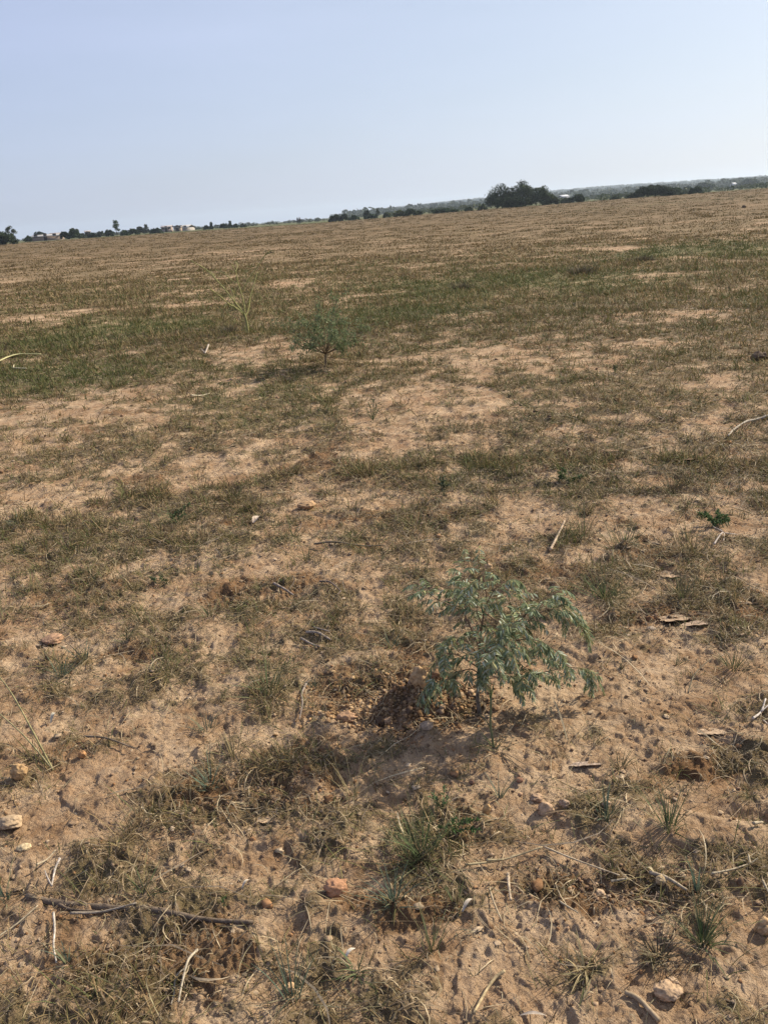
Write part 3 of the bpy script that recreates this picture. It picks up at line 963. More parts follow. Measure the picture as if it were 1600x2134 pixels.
stick('twig', 'bleached crooked twig standing above its shade by the fallen branch', 'twig', [(116, 1918), (118, 1950), (116, 1985), (121, 2018)], 2.2, (.50, .44, .36), .012)
stick('twig', 'pale forked twig behind the fallen branch', 'twig', [(128, 1800), (118, 1822), (112, 1862)], 2.4, (.46, .40, .34), .012, extra=[([(112, 1862), (103, 1845), (98, 1830)], 1.6)])
stick('straw_stem', 'long pale straw ending at the thick dark branch', 'straw', [(0, 1963), (40, 1935), (84, 1905)], 1.9, PALE, .012)
stick('straw_stem', 'slender pale straw above the thin grasses behind the branch', 'straw', [(82, 1822), (102, 1804), (120, 1786)], 1.8, PALE, .02)
stick('straw_stem', 'curved pale stem, longer one of the looping pair', 'straw', [(414, 1990), (396, 2022), (384, 2060), (374, 2098)], 2.6, (.47, .40, .29), .015)
stick('straw_stem', 'grey bowed stem, shorter one of the looping pair', 'straw', [(398, 2012), (370, 2040), (364, 2075), (358, 2100)], 2.0, (.33, .28, .21), .008)
stick('straw_stem', 'curved yellow reed at the bottom of the picture', 'straw', [(1052, 2040), (1030, 2052), (1010, 2080), (988, 2134)], 3.4, (.46, .35, .19), .008, .04, .7)
stick('dry_stalk', 'thick pale dry stalk reaching out of the frame below', 'stalk', [(1302, 2082), (1330, 2098), (1372, 2140)], 4.8, (.38, .28, .17), .004, .05, 1.0)
stick('straw_stem', 'long thin straw running across to the flattish stone', 'straw', [(1134, 1788), (1200, 1812), (1290, 1842)], 2.0, (.48, .38, .25), .014)
stick('straw_stem', 'shiny bent straw meeting the long thin one', 'straw', [(970, 1822), (1020, 1812), (1062, 1802), (1130, 1790)], 2.4, (.40, .32, .18), .016, extra=[([(1014, 1815), (1050, 1808)], 3.2)])
stick('straw_stem', 'short pale straw beside the flattish stone', 'straw', [(1272, 1846), (1306, 1844)], 2.8, PALE, .008)
stick('dry_stalk', 'hollow pale stalk piece on bare ground', 'stalk', [(1058, 1832), (1060, 1858), (1064, 1888)], 3.6, (.46, .36, .25), .006)
stick('straw_stem', 'forked straw beside the single tall blade', 'straw', [(1480, 1850), (1520, 1836), (1560, 1820)], 2.2, PALE, .014, extra=[([(1560, 1822), (1556, 1806)], 3), ([(1560, 1822), (1576, 1816)], 2)])
stick('straw_stem', 'pale straw stub by the worn soil hump', 'straw', [(1566, 1744), (1586, 1734)], 3.4, PALE, .01)
stick('straw_stem', 'bleached straw at the frame edge above the bank', 'straw', [(1586, 1862), (1600, 1890)], 2.4, PALE, .01)
stick('straw_stem', 'thin pale straw lying below the tall grass tuft', 'straw', [(1166, 1904), (1204, 1924)], 2.0, PALE, .01)
stick('straw_stem', 'stiff straw lying over the small stones', 'straw', [(1020, 1872), (1030, 1900), (1046, 1935)], 2.2, (.42, .33, .21), .01)
stick('straw_stem', 'broad split straw in the deep litter', 'straw', [(1352, 1832), (1390, 1850), (1430, 1868)], 4.2, (.36, .29, .20), .01)
stick('straw_stem', 'long leaning green stem over the orange stone', 'stem', [(112, 1608), (70, 1550), (36, 1500), (0, 1450)], 2.0, (.30, .26, .12), .01, lifts=(0, .05, .08, .10))
stick('straw_stem', 'second leaning stem crossing below the longer one', 'stem', [(112, 1608), (60, 1568), (0, 1520)], 1.7, (.32, .28, .14), .01, lifts=(0, .03, .05))
stick('twig', 'crooked grey twig standing by the moist soil', 'twig', [(640, 1430), (630, 1455), (632, 1480), (625, 1508)], 2.4, (.26, .21, .17), .01, extra=[([(640, 1430), (650, 1424)], 1.6)])
stick('straw_stem', 'dark bent stem across the bare patch', 'stem', [(178, 1544), (225, 1552), (282, 1566)], 2.4, (.20, .15, .10), .01)
stick('twig', 'bundle of grey stems lying behind the bare patch', 'twig', [(640, 1326), (665, 1336), (690, 1345)], 3.2, (.34, .28, .22), .01, extra=[([(628, 1340), (650, 1352), (668, 1362)], 2.6), ([(655, 1318), (690, 1338)], 2)])
stick('twig', 'dark horizontal stem in the grass beyond the bare patch', 'twig', [(655, 1138), (700, 1142), (760, 1143), (800, 1146)], 2.2, (.20, .16, .11), .012)
stick('twig', 'grey curved root bent over a tuft', 'twig', [(572, 1230), (592, 1236), (612, 1242)], 3.0, (.27, .22, .18), .012)
stick('twig', 'dark slanting twig beside the bundle of stems', 'twig', [(668, 1228), (690, 1236), (712, 1248)], 2.0, (.16, .12, .10), .012, extra=[([(712, 1248), (704, 1258)], 1.5)])
stick('dry_stalk', 'pale brown dry stalk leaning out of a grass tuft', 'stalk', [(1146, 1152), (1160, 1132), (1176, 1112)], 3.2, (.50, .37, .24), .012, lifts=(0, .01, .03))
stick('bare_root', 'bleached bare roots of an upturned tuft', 'root', [(1486, 1142), (1500, 1130), (1508, 1122)], 1.8, (.56, .47, .38), .01, extra=[([(1508, 1122), (1506, 1138)], 1.4), ([(1508, 1122), (1530, 1120)], 1.4), ([(1508, 1122), (1500, 1112), (1484, 1106)], 1.2), ([(1508, 1122), (1522, 1128), (1535, 1124)], 1.0)])
stick('fallen_branch', 'long pale branch curving through grass at the frame edge', 'branch', [(1516, 916), (1528, 902), (1552, 890), (1575, 884), (1604, 880)], 1.8, (.44, .38, .29), .02, .1, 1.3)
stick('straw_stem', 'long yellow stalk arching low over far grass', 'straw', [(-30, 780), (0, 770), (40, 759), (90, 755)], 1.7, (.56, .52, .26), .03, lifts=(0, .05, .08, .06))
stick('straw_stem', 'broken bright stalk below the arching yellow one', 'straw', [(28, 776), (58, 775)], 1.8, (.60, .54, .34), .03, extra=[([(30, 776), (32, 768)], 1.2)])
stick('tree_stump', 'small pale cut stick poking up behind the bare strip', 'stump', [(428, 738), (432, 733), (436, 728)], 1.5, (.48, .40, .31), .005, .05, 1.2, lifts=(0, .015, .035), extra=[([(428, 738), (420, 731)], 1.2)])
stick('straw_stem', 'short bright straw between far grass patches', 'straw', [(400, 834), (420, 830), (438, 826)], 1.6, (.58, .50, .34), .02)
stick('twig', 'thin dark fork on sand by the right bare slope', 'twig', [(1432, 1450), (1446, 1425), (1478, 1402)], 1.6, (.20, .16, .10), .01, lifts=(0, .02, .04), extra=[([(1446, 1425), (1440, 1408)], 1.1)])
stick('twig', 'bleached forked twig by the frame edge above the hump', 'twig', [(1566, 1520), (1584, 1498), (1592, 1480)], 2.2, (.56, .49, .42), .012, extra=[([(1584, 1500), (1604, 1488)], 1.8), ([(1588, 1516), (1596, 1530)], 1.6)])

def dead_leaf(label, px, py, lpx, wpx, ang, col, up_=.01, curl=.5, seed=0):
    x, y = gpt(px, py)
    R = math.sqrt(x * x + y * y + CAMZ ** 2)
    L, wd = .75 * lpx * R / F, .7 * wpx * R / F
    n = 9
    V, Q = [], []
    for i in range(n):
        t = i / (n - 1)
        w2 = wd * .5 * math.sin(math.pi * (.06 + .90 * t)) ** .8
        zc = up_ * math.sin(math.pi * t) + curl * L * .3 * t * t
        X = L * (t - .5)
        V += [(X, -w2, zc + w2 * .6), (X, 0, zc), (X, w2, zc + w2 * .45)]
        if i:
            a = (i - 1) * 3
            Q += [[a, a + 1, a + 4, a + 3], [a + 1, a + 2, a + 5, a + 4]]
    V = np.array(V)
    c_, s_ = math.cos(ang), math.sin(ang)
    V = np.stack([V[:, 0] * c_ - V[:, 1] * s_, V[:, 0] * s_ + V[:, 1] * c_, V[:, 2]], 1)
    o = mesh_np('dead_leaf', V, [Q], M_STRAW, None, np.tile(np.array(col), (len(V), 1)), True)
    o.location = (x, y, hz(x, y) + .010)
    tag(o, label, 'dead leaf')
dead_leaf('white dried leaf standing over a drooping green tuft', 730, 1998, 38, 11, .75, (.55, .50, .42), .01, .6)
dead_leaf('small white dried leaf beside bright green sprout', 516, 1860, 30, 8, .9, (.50, .43, .34), .01, .3)
dead_leaf('pale upright dried leaf on sand far behind the sapling', 535, 1090, 34, 22, 1.2, (.62, .49, .36), .01, .8)
dead_leaf('grey green dried leaf near the leaning stems', 117, 1510, 30, 12, 1.2, (.45, .42, .33), .02, .6)
dead_leaf('narrow straw coloured leaf in the dark litter', 1352, 1830, 24, 9, -.7, (.52, .42, .24), .01, .2)
dead_leaf('grey papery leaf beneath the tall tuft roots', 975, 1912, 46, 12, .9, (.42, .36, .29), .01, .2)
dead_leaf('small bright yellow dead leaf at the end of a stalk', 618, 2044, 12, 9, .2, (.58, .46, .22), .008, .1)
dead_leaf('pale folded leaf among the bottom straws', 1110, 2130, 60, 10, -.1, (.42, .35, .28), .006, .1)

# ------------------------------------------------------------------ tufts one can point to
def tuft(label, px, py, hpx, n, spread_px=10, lean=.75, col='mid', seed=0, wd=.0026, name='grass_tuft', cat='grass tuft', flat=.2, dirx=None):
    x, y = gpt(px, py)
    R = math.sqrt(x * x + y * y + CAMZ ** 2)
    rs = np.random.default_rng(1000 + seed)
    Hh = hpx * R / F
    az = rs.random(n) * 2 * np.pi
    if dirx is not None:
        az = dirx + rs.normal(size=n) * .8
    off = rs.random(n) * spread_px * R / F
    bx, by = off * np.sin(az), off * np.cos(az)
    z0 = hz(x, y)
    bz = hgt(x + bx, y + by) - z0 - .004
    L = Hh * (.5 + .75 * rs.random(n))
    fl = rs.random(n) < flat
    th0 = np.where(fl, .9 + .4 * rs.random(n), .05 + lean * .6 * rs.random(n))
    curl = np.where(fl, .3 * rs.random(n), lean * (.3 + .9 * rs.random(n)))
    A = {'green': [(.085, .125, .05), (.11, .14, .06), (.14, .14, .07)], 'mid': [(.11, .13, .06), (.16, .15, .075), (.25, .20, .11)],
         'blue': [(.10, .145, .10), (.13, .16, .11), (.16, .165, .09)], 'straw': [(.40, .32, .17), (.30, .24, .13), (.20, .18, .09)],
         'dark': [(.075, .065, .04), (.10, .09, .05), (.14, .11, .07)], 'bright': [(.10, .18, .04), (.12, .20, .06), (.12, .15, .06)]}[col]
    c = np.array(A)[rs.integers(0, 3, n)] * (.75 + .5 * rs.random(n))[:, None]
    V, Q, cc = blades(np.stack([bx, by, bz], 1), az, L, wd * (.7 + .6 * rs.random(n)), th0, curl, c, rs=rs, nseg=5, tipcol=c * 1.3)
    o = mesh_np(name, V, [Q], M_GRASS, None, cc, False)
    o.location = (x, y, z0)
    return tag(o, label, cat)
tuft('blue green grass tuft with upright blades behind the orange stone', 130, 1418, 62, 26, 12, .8, 'blue', 1)
tuft('spreading grass tuft just behind the blue green one', 178, 1382, 50, 22, 14, .9, 'blue', 2)
tuft('dense grass clump with crossing blades left of the twig', 560, 1448, 80, 60, 34, .9, 'green', 3)
tuft('grey green tuft beneath the dense clump', 430, 1520, 55, 34, 18, 1.0, 'blue', 4)
tuft('upright tuft of bleached straw with no green', 486, 1575, 62, 24, 12, .35, 'straw', 5, .0032)
tuft('small blue green tuft on the moist soil edge', 655, 1430, 54, 18, 8, .6, 'blue', 6)
tuft('broad bushy grass clump between orange rock and ferny weed', 880, 1800, 105, 90, 34, .7, 'green', 7, .0024)
tuft('thin wiry tuft left of the broad bushy clump', 850, 1810, 110, 28, 14, .8, 'mid', 8, .0018)
tuft('blue green broad bladed tuft near the pale pointed stone', 1262, 1712, 62, 30, 12, .8, 'blue', 9, .0038)
tuft('grassy tuft in the hollow in front of the soil hump', 1392, 1745, 85, 46, 14, .8, 'green', 10, .0026)
tuft('tall spiky tuft on the soil bank', 1462, 1972, 92, 60, 16, .85, 'green', 11, .0026)
tuft('dark low tuft spreading beside the spiky one', 1370, 2004, 60, 50, 20, 1.1, 'dark', 12)
tuft('single broad upright blade over the forked straw', 1452, 1868, 90, 5, 4, .25, 'blue', 13, .007)
tuft('yellowing tuft uprooted on the bare sand', 1218, 2030, 70, 26, 12, 1.3, 'straw', 14, .0030)
tuft('thin pale green tuft on sand above the crumbled pit', 1292, 1602, 52, 26, 12, .9, 'mid', 15)
tuft('wispy tuft with two long blades on open sand', 1238, 1552, 85, 7, 5, .7, 'mid', 16, .0020)
tuft('dark grass tuft left of the frame bottom sand', 610, 2080, 110, 28, 16, .5, 'blue', 17, .003)
tuft('drooping tuft under the white dried leaf', 745, 2030, 62, 22, 12, 1.3, 'green', 18, .0035)
tuft('fine upright tuft under the white straw stub', 898, 1985, 100, 26, 12, .5, 'mid', 19, .0022)
tuft('dense dark tuft under the orange rock', 822, 1900, 70, 46, 18, .8, 'blue', 20, .0028)
tuft('tiny bright green sprout beside the dark branch', 464, 1893, 18, 7, 4, .9, 'bright', 21, .004)
tuft('green starry tuft in front of the fallen branch', 143, 2012, 50, 12, 5, 1.1, 'blue', 22, .004)
tuft('dense tuft in mottled litter behind the dark branch', 305, 1872, 52, 24, 12, .9, 'green', 23, .003)
tuft('grass tuft with grey blades at the picture edge', 12, 1872, 56, 24, 14, .9, 'blue', 24, .003)
tuft('low spreading grass tuft in front of the far dead leaf', 372, 1098, 48, 46, 18, .9, 'green', 25, .003)
tuft('flat grey green tuft at the edge of the bare strip', 40, 1100, 34, 34, 24, 1.2, 'blue', 26, .003)
tuft('leaning tuft with narrow blades behind the stalk', 1215, 1112, 60, 40, 20, .8, 'mid', 27, .003)
tuft('wide grass tuft with drooping blades beside the stalk', 1300, 1140, 62, 60, 30, .9, 'green', 28, .003)
tuft('upright sparse tuft on sand between two larger ones', 1432, 1128, 56, 26, 10, .5, 'mid', 29, .003)
tuft('rounded grass tuft left of the small crusted pit', 1258, 1250, 66, 70, 24, .8, 'green', 30, .003)
tuft('rounded grass tuft above the lifted crust plate', 1425, 1248, 56, 60, 26, .9, 'mid', 31, .003)
tuft('small forked tuft on the bare slope', 1408, 1388, 30, 14, 5, .9, 'mid', 32, .003, dirx=1.0)
tuft('tiny tuft on the bare slope nearest the sapling', 1290, 1398, 26, 12, 5, 1.0, 'mid', 33, .003, dirx=1.2)
tuft('olive grass tuft by the frame edge slope', 1525, 1400, 52, 50, 26, 1.0, 'mid', 34, .003)
tuft('grey shrubby tuft of dry stems by the distant stones', 1400, 1028, 62, 60, 16, .7, 'dark', 35, .003)
tuft('small upright tuft beyond the bare strip in front of the sapling', 640, 1172, 44, 26, 12, .8, 'mid', 36, .003)
tuft('pale spreading tuft on the bare sand behind the watered soil', 440, 1290, 44, 34, 16, .9, 'mid', 37, .003)
tuft('sparse tuft in front of the mottled slope', 268, 1342, 40, 26, 12, .9, 'mid', 38, .003)
tuft('small sharp bladed tuft just in front of the sapling hollow', 815, 1350, 46, 26, 10, .8, 'blue', 39, .003)
tuft('reddish wiry tuft rising from the litter', 740, 1660, 90, 34, 26, .5, 'straw', 40, .0022)
tuft('greyish tuft in the middle of the shaded litter', 440, 1640, 66, 34, 16, .8, 'blue', 41, .003)
tuft('little blue green tuft on sand below the weed stalk', 1040, 1672, 52, 12, 5, .8, 'blue', 42, .003)
tuft('upright tuft beside a hollow stalk', 950, 1892, 62, 16, 8, .5, 'mid', 43, .003)
tuft('dark heap of dead purple brown grass in the green strip', 1212, 572, 20, 340, 26, .8, 'dark', 44, .012)
tuft('smaller dark heap of dead grass further along the green strip', 1336, 545, 13, 260, 24, .8, 'dark', 45, .014)
tuft('low dark grass heap at the near end of the green strip', 962, 604, 16, 240, 24, .8, 'dark', 46, .012)
tuft('reddish brown dry clump in the bare strip behind the thin tree', 373, 632, 9, 90, 10, .9, 'straw', 47, .012)
tuft('dark grass heap around the foot of the thin tree', 478, 695, 20, 260, 30, .9, 'dark', 48, .006)
# ------------------------------------------------------------------ leafy plants
def leaflets(P, D, Lf, wd, rs, col, fold=.25, N_=None):
    """elliptic folded leaflets. P,D (n,3) base and direction; returns V,Q,C"""
    n = len(P)
    D = D / (np.linalg.norm(D, axis=1)[:, None] + 1e-9)
    ref = rs.normal(size=(n, 3)) * .5 + (np.array([0, 0, 1.0]) if N_ is None else N_)
    Sd = np.cross(D, ref); Sd /= np.linalg.norm(Sd, axis=1)[:, None] + 1e-9
    Nn = np.cross(Sd, D)
    L = Lf[:, None]; w_ = wd[:, None]
    sag = -.10 * L * np.array([0, 0, 1.0])
    V = np.stack([P,
                  P + D * L * .30 - Sd * w_ * .46 + Nn * w_ * fold, P + D * L * .32, P + D * L * .30 + Sd * w_ * .46 + Nn * w_ * fold,
                  P + D * L * .68 - Sd * w_ * .44 + Nn * w_ * fold + sag * .5, P + D * L * .70 + sag * .5, P + D * L * .68 + Sd * w_ * .44 + Nn * w_ * fold + sag * .5,
                  P + D * L + sag], 1)
    Qt = np.array([[1, 2, 5, 4], [2, 3, 6, 5]])
    Tt = np.array([[0, 2, 1], [0, 3, 2], [4, 5, 7], [5, 6, 7]])
    o = np.arange(n)[:, None, None] * 8
    return V.reshape(-1, 3), (o + Qt).reshape(-1, 4), (o + Tt).reshape(-1, 3), np.repeat(col, 8, 0)

def compound_leaf(g, gs, P0, D0, L, npair, ll, lw, rs, pals, droop=1.6, hang=.7, stem=(.17, .16, .08)):
    """pinnate leaf: arching rachis with paired hanging leaflets; leaflets to g, rachis to gs"""
    D = np.array(D0, float); D /= np.linalg.norm(D)
    P = np.array(P0, float)
    n = npair + 2
    pts = [P.copy()]
    for i in range(n):
        D = D + np.array([0, 0, -1.0]) * droop / n
        D /= np.linalg.norm(D)
        P = P + D * L / n
        pts.append(P.copy())
    tube(gs, np.array(pts), .0009, .0004, n=n + 1, k=3, col=stem, cap=False)
    side = np.cross(D0, [0, 0, 1.0]); side /= np.linalg.norm(side) + 1e-9
    LP, LD = [], []
    for i in range(2, n + 1):
        ax = pts[i] - pts[i - 1]; ax /= np.linalg.norm(ax)
        for s_ in (-1, 1):
            d = side * s_ * (.85 - .35 * hang) + ax * .55 + np.array([0, 0, -1.0]) * hang + rs.normal(size=3) * .16
            LP.append(pts[i]); LD.append(d)
    LP.append(pts[-1]); LD.append(ax + np.array([0, 0, -.3]))
    k = len(LP)
    t = np.linspace(.4, 1, k)
    Ls = ll * (.75 + .35 * np.sin(np.pi * t)) * (.85 + .3 * rs.random(k))
    c = np.array(pals)[rs.integers(0, len(pals), k)] * (.8 + .4 * rs.random(k))[:, None]
    V, Q, T, cc = leaflets(np.array(LP), np.array(LD), Ls, lw * (.8 + .4 * rs.random(k)), rs, c)
    g.add(V, Q, T, cc)

LEAFC = [(.25, .31, .18), (.20, .26, .135), (.31, .37, .235), (.45, .49, .36), (.28, .31, .14), (.12, .165, .085), (.38, .36, .17)]
# --- the sapling in front
def build_sapling():
    rs = np.random.default_rng(77)
    bx, by = gpt(1000, 1486)
    bz = hz(bx, by)
    root = thing('leafy_sapling', 'knee high sapling with drooping blue green feathery leaves beside the dug soil heap', 'sapling', (bx, by, bz))
    K = 3.5556
    def pt(cx, cy, dy=0.0):
        cx = 560 + (cx - 560) * (.93 if cx > 560 else .84)
        cy = 1250 + (cy - 1250) * (.97 if cy > 400 else .965)
        v = lift(840 + cx / K, 1130 + cy / K, by + dy)
        return np.array(v)
    tr = Geo()
    tube(tr, [(bx, by, bz - .02), pt(550, 1150), pt(556, 1020), pt(560, 900), pt(562, 790)], .0068, .0046, n=24, k=10, col=(.17, .145, .115), knob=.06)
    tube(tr, [pt(562, 790), pt(575, 650), pt(600, 500, .02), pt(622, 420, .03), pt(610, 300, .04), pt(592, 190, .05)], .0040, .0012, n=24, k=7, col=(.19, .12, .075), knob=.03)
    tr.build('trunk', M_BARK, root, smooth=True)
    # (points, r0) ; depth offset grows along each branch
    BR = [
        ([(562, 800), (700, 690), (880, 560), (1040, 420), (1190, 330)], .10, .0030),
        ([(640, 845), (760, 750), (940, 700), (1090, 735), (1180, 800)], -.14, .0026),
        ([(700, 780), (850, 640), (960, 560), (1090, 480), (1250, 440)], .05, .0024),
        ([(575, 830), (650, 760), (760, 730), (820, 800)], -.18, .0022),
        ([(560, 1000), (680, 960), (830, 960), (960, 900), (1040, 850)], -.10, .0020),
        ([(590, 1010), (700, 995), (900, 985), (1100, 950), (1260, 920), (1390, 930), (1500, 1010)], .04, .0022),
        ([(700, 1000), (830, 1040), (900, 1010), (940, 960)], -.12, .0014),
        ([(555, 920), (470, 870), (390, 830), (280, 810), (200, 850)], -.08, .0026),
        ([(555, 960), (480, 930), (380, 960), (280, 1010), (180, 990), (135, 1060)], -.14, .0020),
        ([(560, 760), (500, 640), (420, 500), (300, 440), (170, 380), (80, 310)], .08, .0026),
        ([(450, 560), (440, 440), (430, 300), (430, 130)], .10, .0020),
        ([(580, 640), (500, 500), (420, 420), (330, 330), (230, 290)], .18, .0020),
        ([(562, 850), (480, 740), (380, 690), (300, 700), (240, 760)], .12, .0020),
        ([(620, 430), (690, 310), (760, 260), (830, 240)], .06, .0017),
        ([(610, 520), (720, 470), (800, 420), (840, 330)], .14, .0018),
        ([(590, 600), (540, 480), (560, 330), (560, 150)], -.02, .0018),
        ([(562, 880), (600, 820), (650, 800), (700, 860)], -.20, .0020),
        ([(1040, 420), (1120, 470), (1230, 470), (1330, 560), (1400, 640)], .04, .0014),
        ([(600, 500), (700, 560), (790, 600), (880, 620)], -.10, .0018),
        ([(545, 1010), (590, 960), (600, 930)], -.05, .0016),
    ]
    for bi, (pl, dd, r_) in enumerate(BR):
        n = len(pl)
        pp = [pt(a, b, dd * (i / (n - 1)) ** .9) for i, (a, b) in enumerate(pl)]
        g = Geo()
        P = tube(g, pp, r_, r_ * .3, n=n * 5, k=6, col=(.18, .115, .075), knob=.03, seed=bi)
        bo = g.build('branch', M_BARK, root, smooth=True)
        gl, gst = Geo(), Geo()
        Ltot = np.linalg.norm(np.diff(P, axis=0), axis=1).sum()
        nl = max(4, int(Ltot / .0165))
        for j in range(nl):
            t = .22 + .78 * (j + .5 * rs.random()) / nl
            t = min(t, .995)
            i = int(t * (len(P) - 1))
            ax = P[min(i + 1, len(P) - 1)] - P[max(i - 1, 0)]
            ax /= np.linalg.norm(ax) + 1e-9
            a = rs.random() * 2 * np.pi
            d = ax * .7 + np.array([math.cos(a), math.sin(a), .25 + .35 * rs.random()]) * .8
            compound_leaf(gl, gst, P[i], d, .044 + .034 * rs.random(), rs.integers(5, 9), .0235, .0054, rs, LEAFC, droop=.8 + 1.2 * rs.random(), hang=.2 + .7 * rs.random())
        compound_leaf(gl, gst, P[-1], ax, .070, 8, .021, .0050, rs, LEAFC, 1.6)
        gl.build('foliage', M_LEAF, root, smooth=False).parent = bo
        gst.build('leaf_stalk', M_BARK, root, smooth=True).parent = bo
build_sapling()

# --- grass weed with a single thick stalk in front of the sapling
def build_weed():
    rs = np.random.default_rng(5)
    bx, by = gpt(1028, 1562)
    bz = hz(bx, by)
    root = thing('grass_weed', 'green grass weed with one thick upright stalk just in front of the sapling', 'weed', (bx, by, bz))
    K = 3.5556
    pt = lambda a, b, dy=0: np.array(lift(840 + a / K, 1130 + b / K, by + dy))
    g = Geo()
    tube(g, [pt(670, 1530), pt(655, 1420), pt(645, 1330), pt(648, 1230), pt(648, 1150)], .0036, .0030, n=16, k=8, col=(.20, .22, .11), knob=.02)
    tube(g, [pt(655, 1410), pt(620, 1330), pt(560, 1270)], .0022, .0012, n=9, k=6, col=(.21, .21, .11))
    g.build('stalk', M_GRASS, root, smooth=True)
    g = Geo()
    n = 11
    P = np.array([pt(648, 1180 - 8 * (i % 4)) for i in range(n)])
    V, Q, cc = blades(P, rs.random(n) * 6.28, .040 + .030 * rs.random(n), np.full(n, .0045), .02 + .15 * rs.random(n), .15 * rs.random(n),
                      np.array([(.17, .22, .09)] * n) * (.8 + .4 * rs.random(n))[:, None], rs=rs, nseg=4)
    g.add(V, Q, None, cc)
    g.build('leaf_blades', M_GRASS, root)
    g = Geo()
    n = 60
    P = np.tile(pt(670, 1545), (n, 1)) + rs.normal(size=(n, 3)) * np.array([.018, .012, .002])
    az = np.where(rs.random(n) < .5, -1.4, 1.5) + rs.normal(size=n) * .6
    colr = np.array([(.14, .16, .07), (.27, .22, .12), (.11, .14, .06), (.38, .30, .18)])[rs.integers(0, 4, n)]
    V, Q, cc = blades(P, az, .035 + .06 * rs.random(n), .0030 * (.6 + .7 * rs.random(n)), .5 + .7 * rs.random(n), .2 + .6 * rs.random(n), colr, rs=rs, nseg=5)
    g.add(V, Q, None, cc)
    g.build('basal_tuft', M_GRASS, root)
    g = Geo()
    P0 = pt(670, 1550)
    for k_ in range(7):
        a = [(620, 1620), (740, 1600), (850, 1700), (900, 1770), (980, 1800), (640, 1680), (940, 1740)][k_]
        q = gpt(840 + a[0] / K, 1130 + a[1] / K)
        E = np.array([q[0], q[1], hz(*q) + .006])
        M_ = (P0 + E) / 2 + np.array([rs.normal() * .006, rs.normal() * .006, .008])
        tube(g, [P0, M_, E], .0016, .0009, n=10, k=5, col=(.28, .21, .13), knob=.05)
    g.build('creeping_stem', M_STRAW, root, smooth=True)
build_weed()

def herb(name, label, px, py, tips, cols_, ls, lw, seed, base_h=0.0, cat='weed', dens=.006, stemc=(.16, .19, .08), r_=.0014):
    """small broadleaf herb: tips are picture points, each one a leafy stem"""
    rs = np.random.default_rng(seed)
    bx, by = gpt(px, py)
    bz = hz(bx, by)
    root = thing(name, label, cat, (bx, by, bz))
    st, lf = Geo(), Geo()
    for k_, (tx, ty, dy) in enumerate(tips):
        E = np.array(lift(tx, ty, by + dy))
        E[2] = max(E[2], bz + .012)
        B = np.array([bx, by, bz])
        M_ = (B + E) / 2 + np.array([rs.normal() * .004, rs.normal() * .004, .006])
        P = tube(st, [B, M_, E], r_, r_ * .5, n=12, k=5, col=stemc, seed=k_)
        L = np.linalg.norm(E - B)
        n = max(8, int(L / dens))
        u = .25 + .75 * rs.random(n) ** .8
        I = (u * 11).astype(int)
        ax = (E - B) / (L + 1e-9)
        D = ax[None] * .8 + rs.normal(size=(n, 3)) * .8 + np.array([0, 0, .2])
        c = np.array(cols_)[rs.integers(0, len(cols_), n)] * (.8 + .4 * rs.random(n))[:, None]
        V, Q, T, cc = leaflets(P[I], D, ls * (.7 + .6 * rs.random(n)), lw * (.7 + .6 * rs.random(n)), rs, c)
        lf.add(V, Q, T, cc)
    st.build('stem', M_BARK, root, smooth=True)
    lf.build('foliage', M_LEAF, root)
G1 = [(.075, .135, .045), (.10, .165, .055), (.06, .105, .04)]
herb('ferny_weed', 'low dark green ferny weed sprawling under the yellow stone block', 940, 1752, [(998, 1708, .0), (975, 1722, .02), (1004, 1738, -.02), (948, 1722, .03), (915, 1738, .0), (958, 1735, -.03)], G1, .011, .0042, 11, dens=.0018)
herb('upright_herb', 'small upright green herb on sand behind the ferny weed', 921, 1690, [(895, 1660, 0), (903, 1655, .02), (925, 1640, .01), (932, 1655, -.01), (912, 1668, 0), (930, 1668, .015)], [(.09, .15, .07), (.12, .18, .08)], .014, .004, 12, dens=.004)
herb('bright_weed', 'bright green flat weed with pale roots at the edge of the bare slope', 1492, 1098, [(1452, 1068, 0), (1470, 1070, .05), (1495, 1066, .06), (1515, 1075, .02), (1520, 1086, -.04), (1480, 1082, -.02), (1500, 1072, .1)], [(.085, .14, .055), (.12, .17, .07), (.08, .12, .05)], .022, .009, 13, dens=.0022)
herb('small_seedling', 'tiny thin stemmed seedling standing in the large bare patch', 777, 876, [(768, 838, 0), (785, 842, .03), (777, 832, -.02), (764, 850, .02), (790, 852, 0)], [(.14, .15, .075), (.19, .18, .10)], .020, .007, 14, dens=.006, r_=.003)
herb('small_seedling', 'thin upright seedling among litter behind the sapling', 925, 1040, [(918, 1000, 0), (932, 1004, .02), (924, 990, 0)], [(.09, .11, .06), (.12, .13, .07)], .026, .009, 15, dens=.006, r_=.002)
herb('bright_weed', 'dark green leafy weed in brown litter beyond the bare bank', 1180, 1010, [(1160, 985, 0), (1172, 978, .04), (1200, 998, 0), (1215, 1004, .03), (1190, 1004, -.03), (1165, 1000, 0)], [(.08, .125, .05), (.10, .14, .06)], .022, .008, 16, dens=.003)
herb('bright_weed', 'dark rounded green weed between far bare strip and sand', 362, 1094, [(350, 1068, 0), (372, 1062, .03), (388, 1072, 0), (396, 1050, .04), (360, 1075, -.02)], [(.075, .12, .05), (.11, .14, .07)], .020, .006, 17, dens=.003)
herb('bright_weed', 'sparse leafy weed standing over the bundle of twigs', 330, 1222, [(315, 1205, 0), (335, 1200, .02), (348, 1210, 0), (322, 1212, .03)], [(.08, .12, .05), (.13, .15, .08)], .018, .007, 18, dens=.004)
herb('dark_stub', 'short dark stub of a plant in the far grass', 1281, 778, [(1280, 762, 0), (1284, 764, .02)], [(.05, .055, .035), (.08, .08, .05)], .03, .012, 19, dens=.006, r_=.008)

